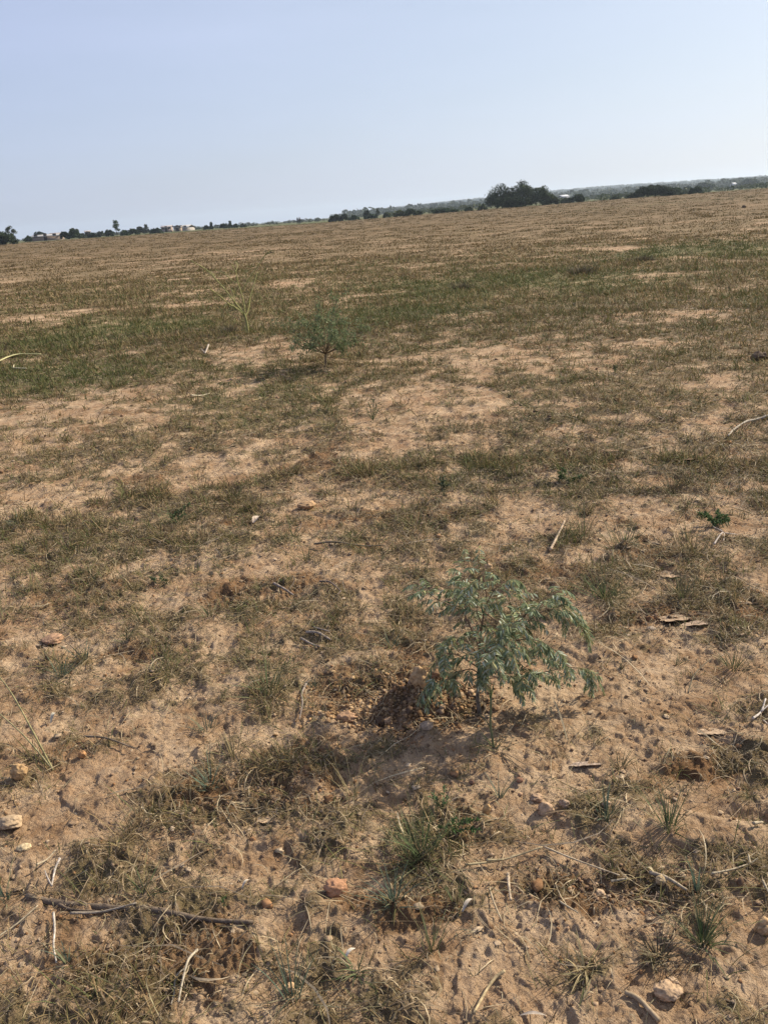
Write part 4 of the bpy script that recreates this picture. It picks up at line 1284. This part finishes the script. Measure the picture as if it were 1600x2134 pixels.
# --- round shrub further out
def build_shrub():
    rs = np.random.default_rng(21)
    bx, by = gpt(678, 767)
    bz = hz(bx, by)
    root = thing('young_shrub', 'waist high bushy shrub with many fine branches and grey green leaves', 'shrub', (bx, by, bz))
    pt = lambda a, b, dy=0: np.array(lift(a, b, by + dy))
    g = Geo()
    fork = pt(679, 737)
    tube(g, [(bx, by, bz - .02), pt(679, 752), fork], .016, .013, n=9, k=8, col=(.20, .155, .09), knob=.06)
    g.build('trunk', M_BARK, root, smooth=True)
    tips = [(598, 690, -.1), (612, 708, -.25), (620, 668, .1), (632, 650, .0), (640, 690, -.3), (652, 640, .2), (655, 672, -.35), (668, 634, .05), (676, 655, .35),
            (690, 640, -.1), (700, 662, -.4), (705, 646, .25), (718, 655, .1), (726, 668, -.25), (738, 676, .3), (752, 684, .0), (768, 680, .1), (770, 690, -.1),
            (742, 702, -.2), (722, 712, -.3), (640, 722, -.2), (628, 700, .3), (700, 700, -.45), (665, 705, -.45), (735, 690, .4), (650, 655, .4)]
    for k_, (tx, ty, dy) in enumerate(tips):
        E = pt(tx, ty, dy)
        E = fork + (E - fork) * (.92 + .26 * rs.random()) + rs.normal(size=3) * .02
        mid = fork * .55 + E * .45 + np.array([(E[0] - fork[0]) * .06, 0, -.01 + .02 * rs.random()])
        g = Geo()
        P = tube(g, [fork, fork * .8 + mid * .2 + rs.normal(size=3) * .004, mid, E], .0065, .002, n=14, k=5, col=(.21, .155, .09), knob=.05, seed=k_)
        subs = [P]
        for q in range(4):
            i = rs.integers(7, 13)
            d = (E - fork); d = d / np.linalg.norm(d) + rs.normal(size=3) * .55
            e2 = P[i] + d * (.07 + .08 * rs.random())
            subs.append(tube(g, [P[i], (P[i] + e2) / 2 + [0, 0, .006], e2], .0026, .001, n=7, k=4, col=(.19, .15, .08)))
        bo = g.build('branch', M_BARK, root, smooth=True)
        lf = Geo()
        pts = np.concatenate([subs[0][9:]] + [s_[3:] for s_ in subs[1:]])
        n = int(70 + 110 * rs.random() ** 1.3)
        I = rs.integers(0, len(pts), n)
        Pp = pts[I] + rs.normal(size=(n, 3)) * .016
        D = rs.normal(size=(n, 3)) * .8 + np.array([0, 0, -.25])
        c = np.array([(.17, .22, .10), (.22, .26, .13), (.12, .16, .075), (.33, .36, .20)])[rs.choice(4, n, p=[.35, .3, .27, .08])]
        V, Q, T, cc = leaflets(Pp, D, .024 + .012 * rs.random(n), np.full(n, .011), rs, c)
        lf.add(V, Q, T, cc)
        lf.build('foliage', M_LEAF, root).parent = bo
build_shrub()

# --- thin nearly leafless thorn tree
def build_thin():
    rs = np.random.default_rng(22)
    bx, by = gpt(518, 697)
    bz = hz(bx, by)
    root = thing('thorn_sapling', 'thin nearly leafless yellow green thorn tree with forked bare branches', 'tree', (bx, by, bz))
    K = 1600 / 440
    pt = lambda a, b, dy=0: np.array(lift(380 + a / K, 520 + b / K, by + dy))
    bc = (.33, .31, .12)
    g = Geo()
    tube(g, [(bx, by, bz - .03), pt(494, 590), pt(484, 530), pt(470, 485)], .020, .013, n=12, k=8, col=bc, knob=.05)
    g.build('trunk', M_BARK, root, smooth=True)
    bc = (.36, .34, .13)
    BR = [([(470, 485), (400, 400), (330, 310), (250, 220), (180, 150), (65, 85)], .2, .010), ([(462, 492), (430, 455), (350, 410), (290, 355), (200, 290)], -.3, .008),
          ([(472, 490), (470, 420), (452, 345), (425, 260), (405, 170), (375, 110)], .1, .010), ([(455, 320), (500, 230), (570, 130), (630, 40), (655, 15)], -.1, .007),
          ([(480, 505), (505, 440), (515, 360), (545, 260), (570, 170)], .35, .007), ([(400, 400), (395, 360), (380, 310), (400, 330)], .1, .004),
          ([(425, 260), (380, 235), (330, 190), (250, 150)], .3, .004), ([(405, 170), (420, 120), (400, 95)], .2, .003), ([(350, 330), (385, 420), (455, 480)], -.2, .005),
          ([(250, 220), (230, 180), (180, 160)], .3, .003), ([(515, 360), (500, 395), (490, 430)], .2, .004), ([(630, 40), (660, 25), (690, 20)], 0, .006)]
    for k_, (pl, dy, r_) in enumerate(BR):
        pp = [pt(a, b, dy * i / (len(pl) - 1)) for i, (a, b) in enumerate(pl)]
        g = Geo()
        P = tube(g, pp, r_ * 1.3, max(r_ * .6, .005), n=len(pl) * 5, k=6, col=bc if k_ != 11 else (.12, .08, .05), knob=.08, seed=k_)
        for q in range(len(P) // 2):
            i = rs.integers(1, len(P))
            d = rs.normal(size=3); d /= np.linalg.norm(d)
            tube(g, [P[i], P[i] + d * (.015 + .03 * rs.random())], .0022, .0008, n=3, k=3, col=bc)
        bo = g.build('branch', M_BARK, root, smooth=True)
        n = 26
        I = rs.integers(len(P) // 2, len(P), n)
        c = np.array([(.11, .14, .06), (.15, .17, .07)])[rs.integers(0, 2, n)]
        V, Q, T, cc = leaflets(P[I] + rs.normal(size=(n, 3)) * .02, rs.normal(size=(n, 3)), np.full(n, .022), np.full(n, .008), rs, c)
        lf = Geo(); lf.add(V, Q, T, cc)
        lf.build('foliage', M_LEAF, root).parent = bo
build_thin()

# ------------------------------------------------------------------ far trees, bushes, houses, people
def far_plant(name, label, cat, px, D, wpx, hpx, col, seed, stem=0.0, dens=1.0, group='trees and bushes beyond the field', shape='dome', base_drop=.0):
    rs = np.random.default_rng(seed)
    x, y = far_pt(px, D)
    z = m1(x, y)
    ww, hh = wpx * D / F, hpx * D / F
    root = thing(name, label, cat, (x, y, z - base_drop), group)
    g = Geo()
    h0 = hh * stem
    nb = 3 if ww > .8 * hh else 1
    for k_ in range(nb):
        bx = (k_ - (nb - 1) / 2) * ww * .22
        tube(g, [(x + bx * .6, y, z - .3), (x + bx, y, z + h0 * .6 + hh * .15), (x + bx * 1.5, y, z + hh * .7)], max(.03, hh * .022), .015, n=6, k=6, col=(.10, .08, .055), knob=.05)
        if stem > .2:
            for q in range(4):
                a = rs.random() * 6.28
                tube(g, [(x + bx, y, z + hh * (.35 + .08 * q)), (x + bx + math.cos(a) * ww * .3, y + math.sin(a) * ww * .3, z + hh * (.6 + .1 * q))], hh * .01, .008, n=4, k=4, col=(.10, .08, .055))
    g.build('trunk', M_BARK, root, smooth=True)
    # clumps of leaves
    nc = max(9, int(26 * dens * max(1, ww / hh * .8)))
    t = rs.random(nc) * 2 - 1
    if shape == 'dome':
        top = np.sqrt(np.clip(1 - (t * .96) ** 2, .05, 1)) * (.75 + .4 * rs.random(nc))
    elif shape == 'spire':
        top = (1 - np.abs(t)) * .8 + .25
    else:
        top = .7 + .3 * rs.random(nc)
    cx = t * ww * .46
    cy = (rs.random(nc) * 2 - 1) * ww * .32
    cz = h0 + (hh - h0) * top * (.20 + .72 * rs.random(nc) ** .7)
    if shape == 'spire':
        cz = h0 + (hh - h0) * rs.random(nc)
        cx = (rs.random(nc) * 2 - 1) * ww * .42 * (1.05 - (cz - h0) / (hh - h0))
        cy = cx * rs.normal(size=nc) * .6
    cr = (.13 + .10 * rs.random(nc)) * min(ww, hh * 1.3)
    ls = max(.10, D * .0011) * (.75 if dens < .8 else 1)
    nl = int(np.clip(70 * dens * (cr.mean() / ls) ** 1.3, 22, 170))
    N = nc * nl
    d = rs.normal(size=(N, 3)); d /= np.linalg.norm(d, axis=1)[:, None]
    idx = np.repeat(np.arange(nc), nl)
    P = np.stack([cx[idx], cy[idx], cz[idx]], 1) + d * (cr[idx] * (.45 + .65 * rs.random(N)))[:, None] * np.array([1.15, 1.15, .9])
    P[:, 2] = np.where(P[:, 2] < .05 * hh, .05 * hh + rs.random(N) * .15 * hh, P[:, 2])
    a = rs.normal(size=(N, 3)); a /= np.linalg.norm(a, axis=1)[:, None]
    b = np.cross(a, rs.normal(size=(N, 3))); b /= np.linalg.norm(b, axis=1)[:, None]
    sz = (ls * (.6 + .8 * rs.random(N)))[:, None]
    P = P + np.array([x, y, z])
    V = np.stack([P - a * sz * .6, P + b * sz * .38, P + a * sz * .6, P - b * sz * .38], 1).reshape(-1, 3)
    Q = np.arange(N * 4).reshape(-1, 4)
    clump = (.55 + .95 * rs.random(nc))[idx]
    c = np.array(col)[None] * clump[:, None] * (.8 + .4 * rs.random(N))[:, None]
    g = Geo(); g.add(V, Q, None, np.repeat(c, 4, 0))
    g.build('crown', M_FAR, root)
    return root

DK, MD, OL, GY_ = (.035, .052, .024), (.05, .075, .030), (.085, .105, .045), (.08, .095, .06)
FP = [
    ('bush', 'large dark bush cut by the picture edge', 'bush', 0, 170, 60, 26, DK, 0, 1, 'dome'),
    ('slender_tree', 'wispy slender tree with its leaves high above the dark edge bush', 'tree', 27, 178, 17, 32, GY_, .55, .45, 'dome'),
    ('bush', 'low bush against the end of the long pale roofed building', 'bush', 59, 260, 12, 10, MD, 0, .8, 'dome'),
    ('bush', 'dark flat topped bush showing above the long pale roof', 'bush', 86, 300, 20, 15, DK, .3, 1, 'dome'),
    ('tree', 'narrow dark tree, first of the standing pair', 'tree', 135, 235, 14, 17, DK, .15, 1, 'dome'),
    ('tree', 'round headed dark tree, second of the standing pair', 'tree', 154, 232, 21, 18, MD, .15, 1, 'dome'),
    ('bush', 'flat grey bush between the pair and the round bush', 'bush', 173, 260, 15, 8, GY_, 0, .8, 'dome'),
    ('bush', 'small round dark bush standing alone', 'bush', 193, 255, 13, 9, DK, 0, 1, 'dome'),
    ('bush', 'pale grey bush beside the small round one', 'bush', 211, 258, 14, 11, GY_, 0, .7, 'dome'),
    ('bush', 'dark bush at the foot of the tallest tree', 'bush', 228, 250, 14, 13, DK, 0, 1, 'dome'),
    ('tree', 'tallest pointed tree on the left skyline', 'tree', 244, 245, 20, 27, MD, .1, .45, 'spire'),
    ('bush', 'small bush right after the tallest pointed tree', 'bush', 260, 250, 14, 10, MD, 0, .9, 'dome'),
    ('bush', 'dark rounded wide bush past the tallest tree', 'bush', 278, 258, 20, 10, DK, 0, 1, 'dome'),
    ('bush', 'grey hazy bush in the skyline row', 'bush', 293, 300, 16, 13, GY_, 0, .7, 'dome'),
    ('slender_tree', 'thin topped grey tree in the skyline row', 'tree', 306, 300, 12, 15, GY_, .2, .6, 'spire'),
    ('bush', 'long low dark bush before the small roofs', 'bush', 325, 262, 24, 9, DK, 0, 1, 'dome'),
    ('tree', 'dark pointed tree following the pale house', 'tree', 441, 290, 9, 12, DK, .1, 1, 'spire'),
    ('bush', 'small dark bush leaning against the dark pointed tree', 'bush', 431, 285, 10, 8, DK, 0, 1, 'dome'),
    ('bush', 'low round bush in the thin skyline row', 'bush', 466, 285, 13, 8, DK, 0, 1, 'dome'),
    ('tree', 'small upright tree in the thin skyline row', 'tree', 480, 280, 9, 12, MD, .1, 1, 'spire'),
    ('bush', 'little bush right of the small upright tree', 'bush', 491, 282, 9, 7, MD, 0, 1, 'dome'),
    ('bush', 'last little bush before the hazy flat stretch', 'bush', 507, 284, 11, 5, DK, 0, 1, 'dome'),
    ('bush', 'broad dark bush beyond the two standing people', 'bush', 699, 225, 25, 12, DK, 0, 1, 'dome'),
    ('bush', 'dark bush joined to the broad one past the people', 'bush', 718, 224, 17, 12, DK, 0, 1, 'dome'),
    ('bush', 'low dark bush trailing off the broad pair', 'bush', 738, 226, 20, 8, MD, 0, 1, 'dome'),
    ('tree', 'short two headed tree above a low hedge of bushes', 'tree', 765, 232, 12, 15, DK, .2, .9, 'dome'),
    ('bush', 'wide low bush around the short two headed tree', 'bush', 772, 226, 26, 8, MD, 0, 1, 'dome'),
    ('slender_tree', 'bare looking thin pointed tree on the skyline', 'tree', 787, 260, 9, 19, GY_, .2, .5, 'spire'),
    ('bush', 'small green bush at the start of the green strip', 'bush', 806, 215, 13, 9, OL, 0, 1, 'dome'),
    ('bush', 'olive green rounded bush in the green strip', 'bush', 833, 205, 28, 11, OL, 0, 1, 'dome'),
    ('bush', 'darker green bush touching the olive one', 'bush', 856, 205, 22, 13, MD, 0, 1, 'dome'),
    ('bush', 'small bush tapering off the darker green one', 'bush', 872, 208, 14, 8, MD, 0, .9, 'dome'),
    ('bush', 'long low dark green bush on the field edge', 'bush', 918, 200, 34, 8, MD, 0, 1, 'flat'),
    ('bush', 'very low bright green bush on the field edge', 'bush', 947, 202, 18, 5, (.08, .12, .04), 0, 1, 'flat'),
    ('bush', 'small dark green bush before the big thicket', 'bush', 976, 200, 15, 7, MD, 0, 1, 'dome'),
    ('bush', 'pale olive bush beside the big thicket', 'bush', 1005, 198, 16, 10, OL, 0, 1, 'dome'),
    ('thicket_tree', 'dark sloping tree forming the near end of the big thicket', 'tree', 1046, 190, 54, 40, DK, .02, 1.3, 'dome'),
    ('thicket_tree', 'tallest dark tree in the middle of the big thicket', 'tree', 1090, 192, 48, 47, (.043, .062, .026), .02, 1.4, 'dome'),
    ('thicket_tree', 'dark green tree at the far end of the big thicket', 'tree', 1124, 190, 36, 37, (.05, .072, .03), .02, 1.3, 'dome'),
    ('thicket_tree', 'low green bush tapering off the big thicket', 'tree', 1146, 190, 26, 19, (.06, .08, .033), 0, 1.1, 'dome'),
    ('thicket_tree', 'low dark shrub filling the front of the big thicket', 'tree', 1068, 184, 60, 20, DK, 0, 1.3, 'flat'),
    ('bush', 'low dark bush beside the white roofed shed', 'bush', 1182, 215, 26, 9, MD, 0, 1, 'dome'),
    ('bush', 'rounded dark bush next after the white roofed shed', 'bush', 1203, 208, 24, 13, DK, 0, 1, 'dome'),
    ('bush', 'tiny green bush alone on the green plain', 'bush', 1281, 200, 17, 5, MD, 0, 1, 'dome'),
    ('bush', 'pale small bush left of the broad dark bush', 'bush', 1312, 205, 20, 7, OL, 0, .8, 'dome'),
    ('bush', 'broad domed dark bush on the right of the field edge', 'bush', 1360, 190, 76, 20, DK, 0, 1.2, 'dome'),
    ('bush', 'lower green bush running off the broad domed one', 'bush', 1398, 192, 34, 13, MD, 0, 1.1, 'dome'),
    ('bush', 'small square dark bush on the green slope', 'bush', 1449, 195, 22, 12, DK, 0, 1.1, 'dome'),
    ('tree', 'hazy round tree on the slope past the broad bush', 'tree', 1431, 420, 14, 12, DK, .1, 1, 'dome'),
    ('tree', 'hazy tree rising above the dark wood strip', 'tree', 1393, 520, 14, 12, DK, .1, 1, 'dome'),
    ('tree', 'wide hazy tree crown in the dark wood strip', 'tree', 1466, 560, 34, 14, DK, .1, 1, 'dome'),
    ('tree', 'wide dark tree far up near the ridge', 'tree', 1560, 640, 34, 13, DK, .1, 1, 'dome'),
]
for i, (nm, lb, ct, px, D, wp, hp, col, stem, dens, shp) in enumerate(FP):
    far_plant(nm, lb, ct, px, D, wp, hp, col, 500 + i, stem, dens, shape=shp)

# far woodland masses (nobody could count them)
def woodland(name, label, segs, col, seed, n, sz, hh, cat='woodland'):
    """segs: (px0, px1, D0, D1) bands; n clumps of leafy quads"""
    rs = np.random.default_rng(seed)
    V, Cc = [], []
    tot = sum(abs(s_[1] - s_[0]) for s_ in segs)
    for (p0, p1, D0, D1) in segs:
        k = int(n * abs(p1 - p0) / tot)
        px = p0 + (p1 - p0) * rs.random(k)
        D = D0 + (D1 - D0) * rs.random(k)
        gate = gnoise(px / 23.0 + seed, D / 60.0, seed) > -.30
        px, D = px[gate], D[gate]
        k = len(px)
        a = np.interp(px, np.arange(-200, 2000, 50), [azim(q) for q in np.arange(-200, 2000, 50)])
        x, y = D * np.sin(a), D * np.cos(a)
        z = macro(x, y)
        h = hh * (.45 + .75 * rs.random(k))
        m_ = 34
        idx = np.repeat(np.arange(k), m_)
        d = rs.normal(size=(k * m_, 3)); d /= np.linalg.norm(d, axis=1)[:, None]
        rad = (h * (.55 + .35 * rs.random(k)))[idx]
        P = np.stack([x[idx] + d[:, 0] * rad, y[idx] + d[:, 1] * rad, z[idx] + h[idx] * .5 + d[:, 2] * h[idx] * .5], 1)
        A = rs.normal(size=(k * m_, 3)); A /= np.linalg.norm(A, axis=1)[:, None]
        B = np.cross(A, rs.normal(size=(k * m_, 3))); B /= np.linalg.norm(B, axis=1)[:, None]
        q = (sz * h[idx] * (.6 + .8 * rs.random(k * m_)))[:, None]
        V.append(np.stack([P - A * q, P + B * q * .7, P + A * q, P - B * q * .7], 1).reshape(-1, 3))
        c = np.array(col)[None] * (.7 + .6 * rs.random(k))[idx][:, None]
        Cc.append(np.repeat(c, 4, 0))
    V = np.concatenate(V)
    o = mesh_np(name, V, [np.arange(len(V)).reshape(-1, 4)], M_FAR, None, np.concatenate(Cc))
    tag(o, label, cat, None, 'stuff')
woodland('scrub_belt', 'low hazy scrub along the flat skyline', [(-60, 700, 330, 620)], (.065, .08, .05), 61, 600, .20, 1.3)
woodland('dark_woodland', 'dark belt of woodland between field edge and ridge', [(700, 860, 520, 720), (840, 1020, 430, 640), (1150, 1340, 440, 620), (1340, 1700, 520, 760)], (.055, .07, .04), 62, 700, .20, 1.9)
woodland('green_scrub', 'patches of scrub on the green plain', [(800, 1010, 240, 420), (1150, 1330, 230, 420), (1400, 1700, 230, 430)], (.085, .105, .055), 63, 260, .22, 1.3)
woodland('ridge_woodland', 'tree tops along the far ridge', [(690, 1700, 2350, 3150)], (.045, .06, .032), 64, 2600, .22, 7)
woodland('slope_woodland', 'wooded slopes below the far ridge', [(720, 1700, 800, 2200)], (.05, .066, .034), 65, 2000, .22, 6)

def house(label, px, D, wpx, wall_h, roof_h, depth, rot, wallc, roofc, name='farm_building', doors=1, wins=2):
    x, y = far_pt(px, D)
    z = m1(x, y)
    root = thing(name, label, 'building', (x, y, z), 'low buildings beyond the field')
    root.rotation_euler = (0, 0, 0)
    w2, d2 = wpx * D / F / 2, depth / 2
    c_, s_ = math.cos(rot), math.sin(rot)
    def tf(V):
        V = np.array(V, float)
        return np.stack([V[:, 0] * c_ - V[:, 1] * s_ + x, V[:, 0] * s_ + V[:, 1] * c_ + y, V[:, 2] + z], 1)
    def box(a, b):
        (x0, y0, z0), (x1, y1, z1) = a, b
        return [(x0, y0, z0), (x1, y0, z0), (x1, y1, z0), (x0, y1, z0), (x0, y0, z1), (x1, y0, z1), (x1, y1, z1), (x0, y1, z1)], [[0, 3, 2, 1], [4, 5, 6, 7], [0, 1, 5, 4], [1, 2, 6, 5], [2, 3, 7, 6], [3, 0, 4, 7]]
    g = Geo(); V, Q = box((-w2, -d2, -.5), (w2, d2, wall_h)); g.add(tf(V), Q, None, wallc)
    wl = g.build('wall', M_WALL, root)
    o = .35
    g = Geo()
    V = [(-w2 - o, -d2 - o, wall_h + .02), (w2 + o, -d2 - o, wall_h + .02), (w2 + o, 0, wall_h + roof_h), (-w2 - o, 0, wall_h + roof_h), (-w2 - o, d2 + o, wall_h + .02), (w2 + o, d2 + o, wall_h + .02)]
    V += [(a, b, c - .08) for a, b, c in V]
    Q = [[0, 1, 2, 3], [3, 2, 5, 4], [7, 6, 9, 8], [8, 9, 10, 11], [0, 6, 7, 1], [4, 5, 11, 10]]
    g.add(tf(V), Q, [[0, 3, 9], [1, 8, 2]], roofc)
    g.build('roof', M_WALL, root)
    n = doors + wins
    for i in range(n):
        cx = -w2 + (i + .5) * 2 * w2 / n
        isd = i == n // 2 and doors
        a, b = ((cx - .45, -d2 - .05, -.1), (cx + .45, -d2 + .02, 2.0)) if isd else ((cx - .5, -d2 - .05, 1.0), (cx + .5, -d2 + .02, 1.8))
        g = Geo(); V, Q = box(a, b); g.add(tf(V), Q, None, (.06, .05, .045))
        g.build('door' if isd else 'window', M_WALL, root)
house('long low building with a flat pale roof near the picture edge', 101, 275, 50, 1.2, .5, 6, .1, (.28, .21, .16), (.45, .43, .40))
house('small brown walled building behind the flat roofed one', 118, 330, 18, 1.7, .5, 5, -.2, (.30, .19, .14), (.33, .27, .24))
house('tiny pale hut between bush and tree pair', 184, 320, 8, 1.8, .4, 4, .3, (.52, .46, .40), (.45, .40, .36))
house('small grey roofed house among the skyline bushes', 349, 330, 18, 1.6, .6, 6, .1, (.36, .28, .24), (.42, .38, .36))
house('pale house with bright roof on the left skyline', 386, 330, 24, 1.1, .9, 8, -.15, (.36, .33, .30), (.50, .48, .45))
house('low hut beside the pale bright roofed house', 372, 315, 12, 1.3, .4, 5, .1, (.34, .26, .20), (.50, .46, .42))
house('white roofed shed beyond the big thicket', 1173, 520, 14, 2.4, .9, 7, .2, (.5, .5, .5), (.70, .70, .70))
house('tiny white building high on the slope', 1526, 600, 5, 2.6, 1.0, 6, 0, (.72, .72, .70), (.7, .7, .68))

def person(label, px, D, hgt_m, top, legs, pose, seed):
    x, y = far_pt(px, D)
    z = m1(x, y)
    root_me = bpy.data.meshes.new('person')
    s_ = hgt_m / 1.75
    sp, arm = pose
    J = {'pel': (0, 0, .95), 'wai': (0, 0, 1.08), 'che': (0, 0, 1.32), 'nec': (0, .0, 1.50), 'hea': (0, -.01, 1.58), 'top': (0, 0, 1.70),
         'hl': (-.10, 0, .90), 'kl': (-.12 - sp * .3, -.03, .50), 'al': (-.13 - sp, 0, .09), 'tl': (-.14 - sp, -.16, .03),
         'hr': (.10, 0, .90), 'kr': (.12 + sp * .3, -.03, .50), 'ar': (.13 + sp, 0, .09), 'tr': (.14 + sp, -.16, .03),
         'sl': (-.18, 0, 1.42), 'el': (-.25, .02, 1.14), 'wl': (-.25, -.06 - arm, .90 + arm), 'gl': (-.25, -.10 - arm * 1.3, .83 + arm),
         'sr': (.18, 0, 1.42), 'er': (.26, .02, 1.14), 'wr': (.27, -.06, .90), 'gr': (.27, -.09, .82)}
    E = [('pel', 'wai'), ('wai', 'che'), ('che', 'nec'), ('nec', 'hea'), ('hea', 'top'), ('pel', 'hl'), ('hl', 'kl'), ('kl', 'al'), ('al', 'tl'), ('pel', 'hr'), ('hr', 'kr'), ('kr', 'ar'), ('ar', 'tr'),
         ('che', 'sl'), ('sl', 'el'), ('el', 'wl'), ('wl', 'gl'), ('che', 'sr'), ('sr', 'er'), ('er', 'wr'), ('wr', 'gr')]
    R = dict(pel=.13, wai=.12, che=.15, nec=.055, hea=.085, top=.075, hl=.09, kl=.058, al=.04, tl=.03, hr=.09, kr=.058, ar=.04, tr=.03, sl=.055, el=.042, wl=.03, gl=.035, sr=.055, er=.042, wr=.03, gr=.035)
    def skin(nm, keys, grow, colr, mt):
        ks = [k for k in J if k in keys]
        me = bpy.data.meshes.new(nm)
        me.from_pydata([tuple(c * s_ for c in J[k]) for k in ks], [(ks.index(a), ks.index(b)) for a, b in E if a in ks and b in ks], [])
        ob = bpy.data.objects.new(nm, me)
        C.objects.link(ob)
        md = ob.modifiers.new('skin', 'SKIN')
        for i, k in enumerate(ks):
            r_ = (R[k] + grow) * s_
            me.skin_vertices[0].data[i].radius = (r_, r_)
        me.skin_vertices[0].data[0].use_root = True
        ob.modifiers.new('sub', 'SUBSURF').levels = 1
        ob.modifiers['sub'].render_levels = 2
        mm, n, b = mat_new(nm + '_cloth', .85, .2)
        nn = node(n, 'ShaderNodeTexNoise'); nn.inputs['Scale'].default_value = 9
        cr = node(n, 'ShaderNodeValToRGB')
        cr.color_ramp.elements[0].color = (*[v * .8 for v in colr], 1)
        cr.color_ramp.elements[1].color = (*[v * 1.2 for v in colr], 1)
        n.links.new(nn.outputs['Fac'], cr.inputs[0]); n.links.new(cr.outputs[0], b.inputs['Base Color'])
        me.materials.append(mm)
        return ob
    body = skin('person', J.keys(), 0, (.07, .04, .028), None)
    body.location = (x, y, z)
    body.rotation_euler = (0, 0, seed)
    tag(body, label, 'person', 'people standing on the field')
    for nm, keys, grow, colr in (('shirt', ('wai', 'che', 'sl', 'el', 'sr', 'er'), .022, top), ('trousers', ('pel', 'hl', 'kl', 'al', 'hr', 'kr', 'ar'), .02, legs)):
        skin(nm, keys, grow, colr, None).parent = body
    g = Geo()
    V0, F0 = I2
    V = V0 * np.array([.098, .105, .08]) * s_ + np.array([0, .015, 1.68]) * s_
    o = mesh_np('hair', V, [F0], M_CRUMB, body, np.tile([[.015, .012, .01]], (len(V), 1)), True)
person('person in dark clothes standing on the open field, left of two', 620.2, 236, 1.72, (.035, .04, .035), (.03, .03, .035), (.03, 0), .4)
person('person in dark clothes with bent arm, right of two standing together', 624.6, 236, 1.74, (.045, .04, .05), (.025, .03, .03), (.06, .16), -.8)

# ------------------------------------------------------------------ haze
hm = bpy.data.materials.new('haze')
hm.use_nodes = True
hn = hm.node_tree
hn.nodes.clear()
ho = hn.nodes.new('ShaderNodeOutputMaterial')
pv = hn.nodes.new('ShaderNodeVolumePrincipled')
pv.inputs['Color'].default_value = (.74, .87, 1.0, 1)
pv.inputs['Density'].default_value = .00021
pv.inputs['Anisotropy'].default_value = .3
hn.links.new(pv.outputs[0], ho.inputs['Volume'])
X0, Z0, Z1 = 5400, -26, 72
V = [(-X0, -X0, Z0), (X0, -X0, Z0), (X0, X0, Z0), (-X0, X0, Z0), (-X0, -X0, Z1), (X0, -X0, Z1), (X0, X0, Z1), (-X0, X0, Z1)]
hzo = mesh_np('haze', V, [[[0, 3, 2, 1], [4, 5, 6, 7], [0, 1, 5, 4], [1, 2, 6, 5], [2, 3, 7, 6], [3, 0, 4, 7]]], hm)
tag(hzo, 'pale haze in the air', None, None, 'stuff')
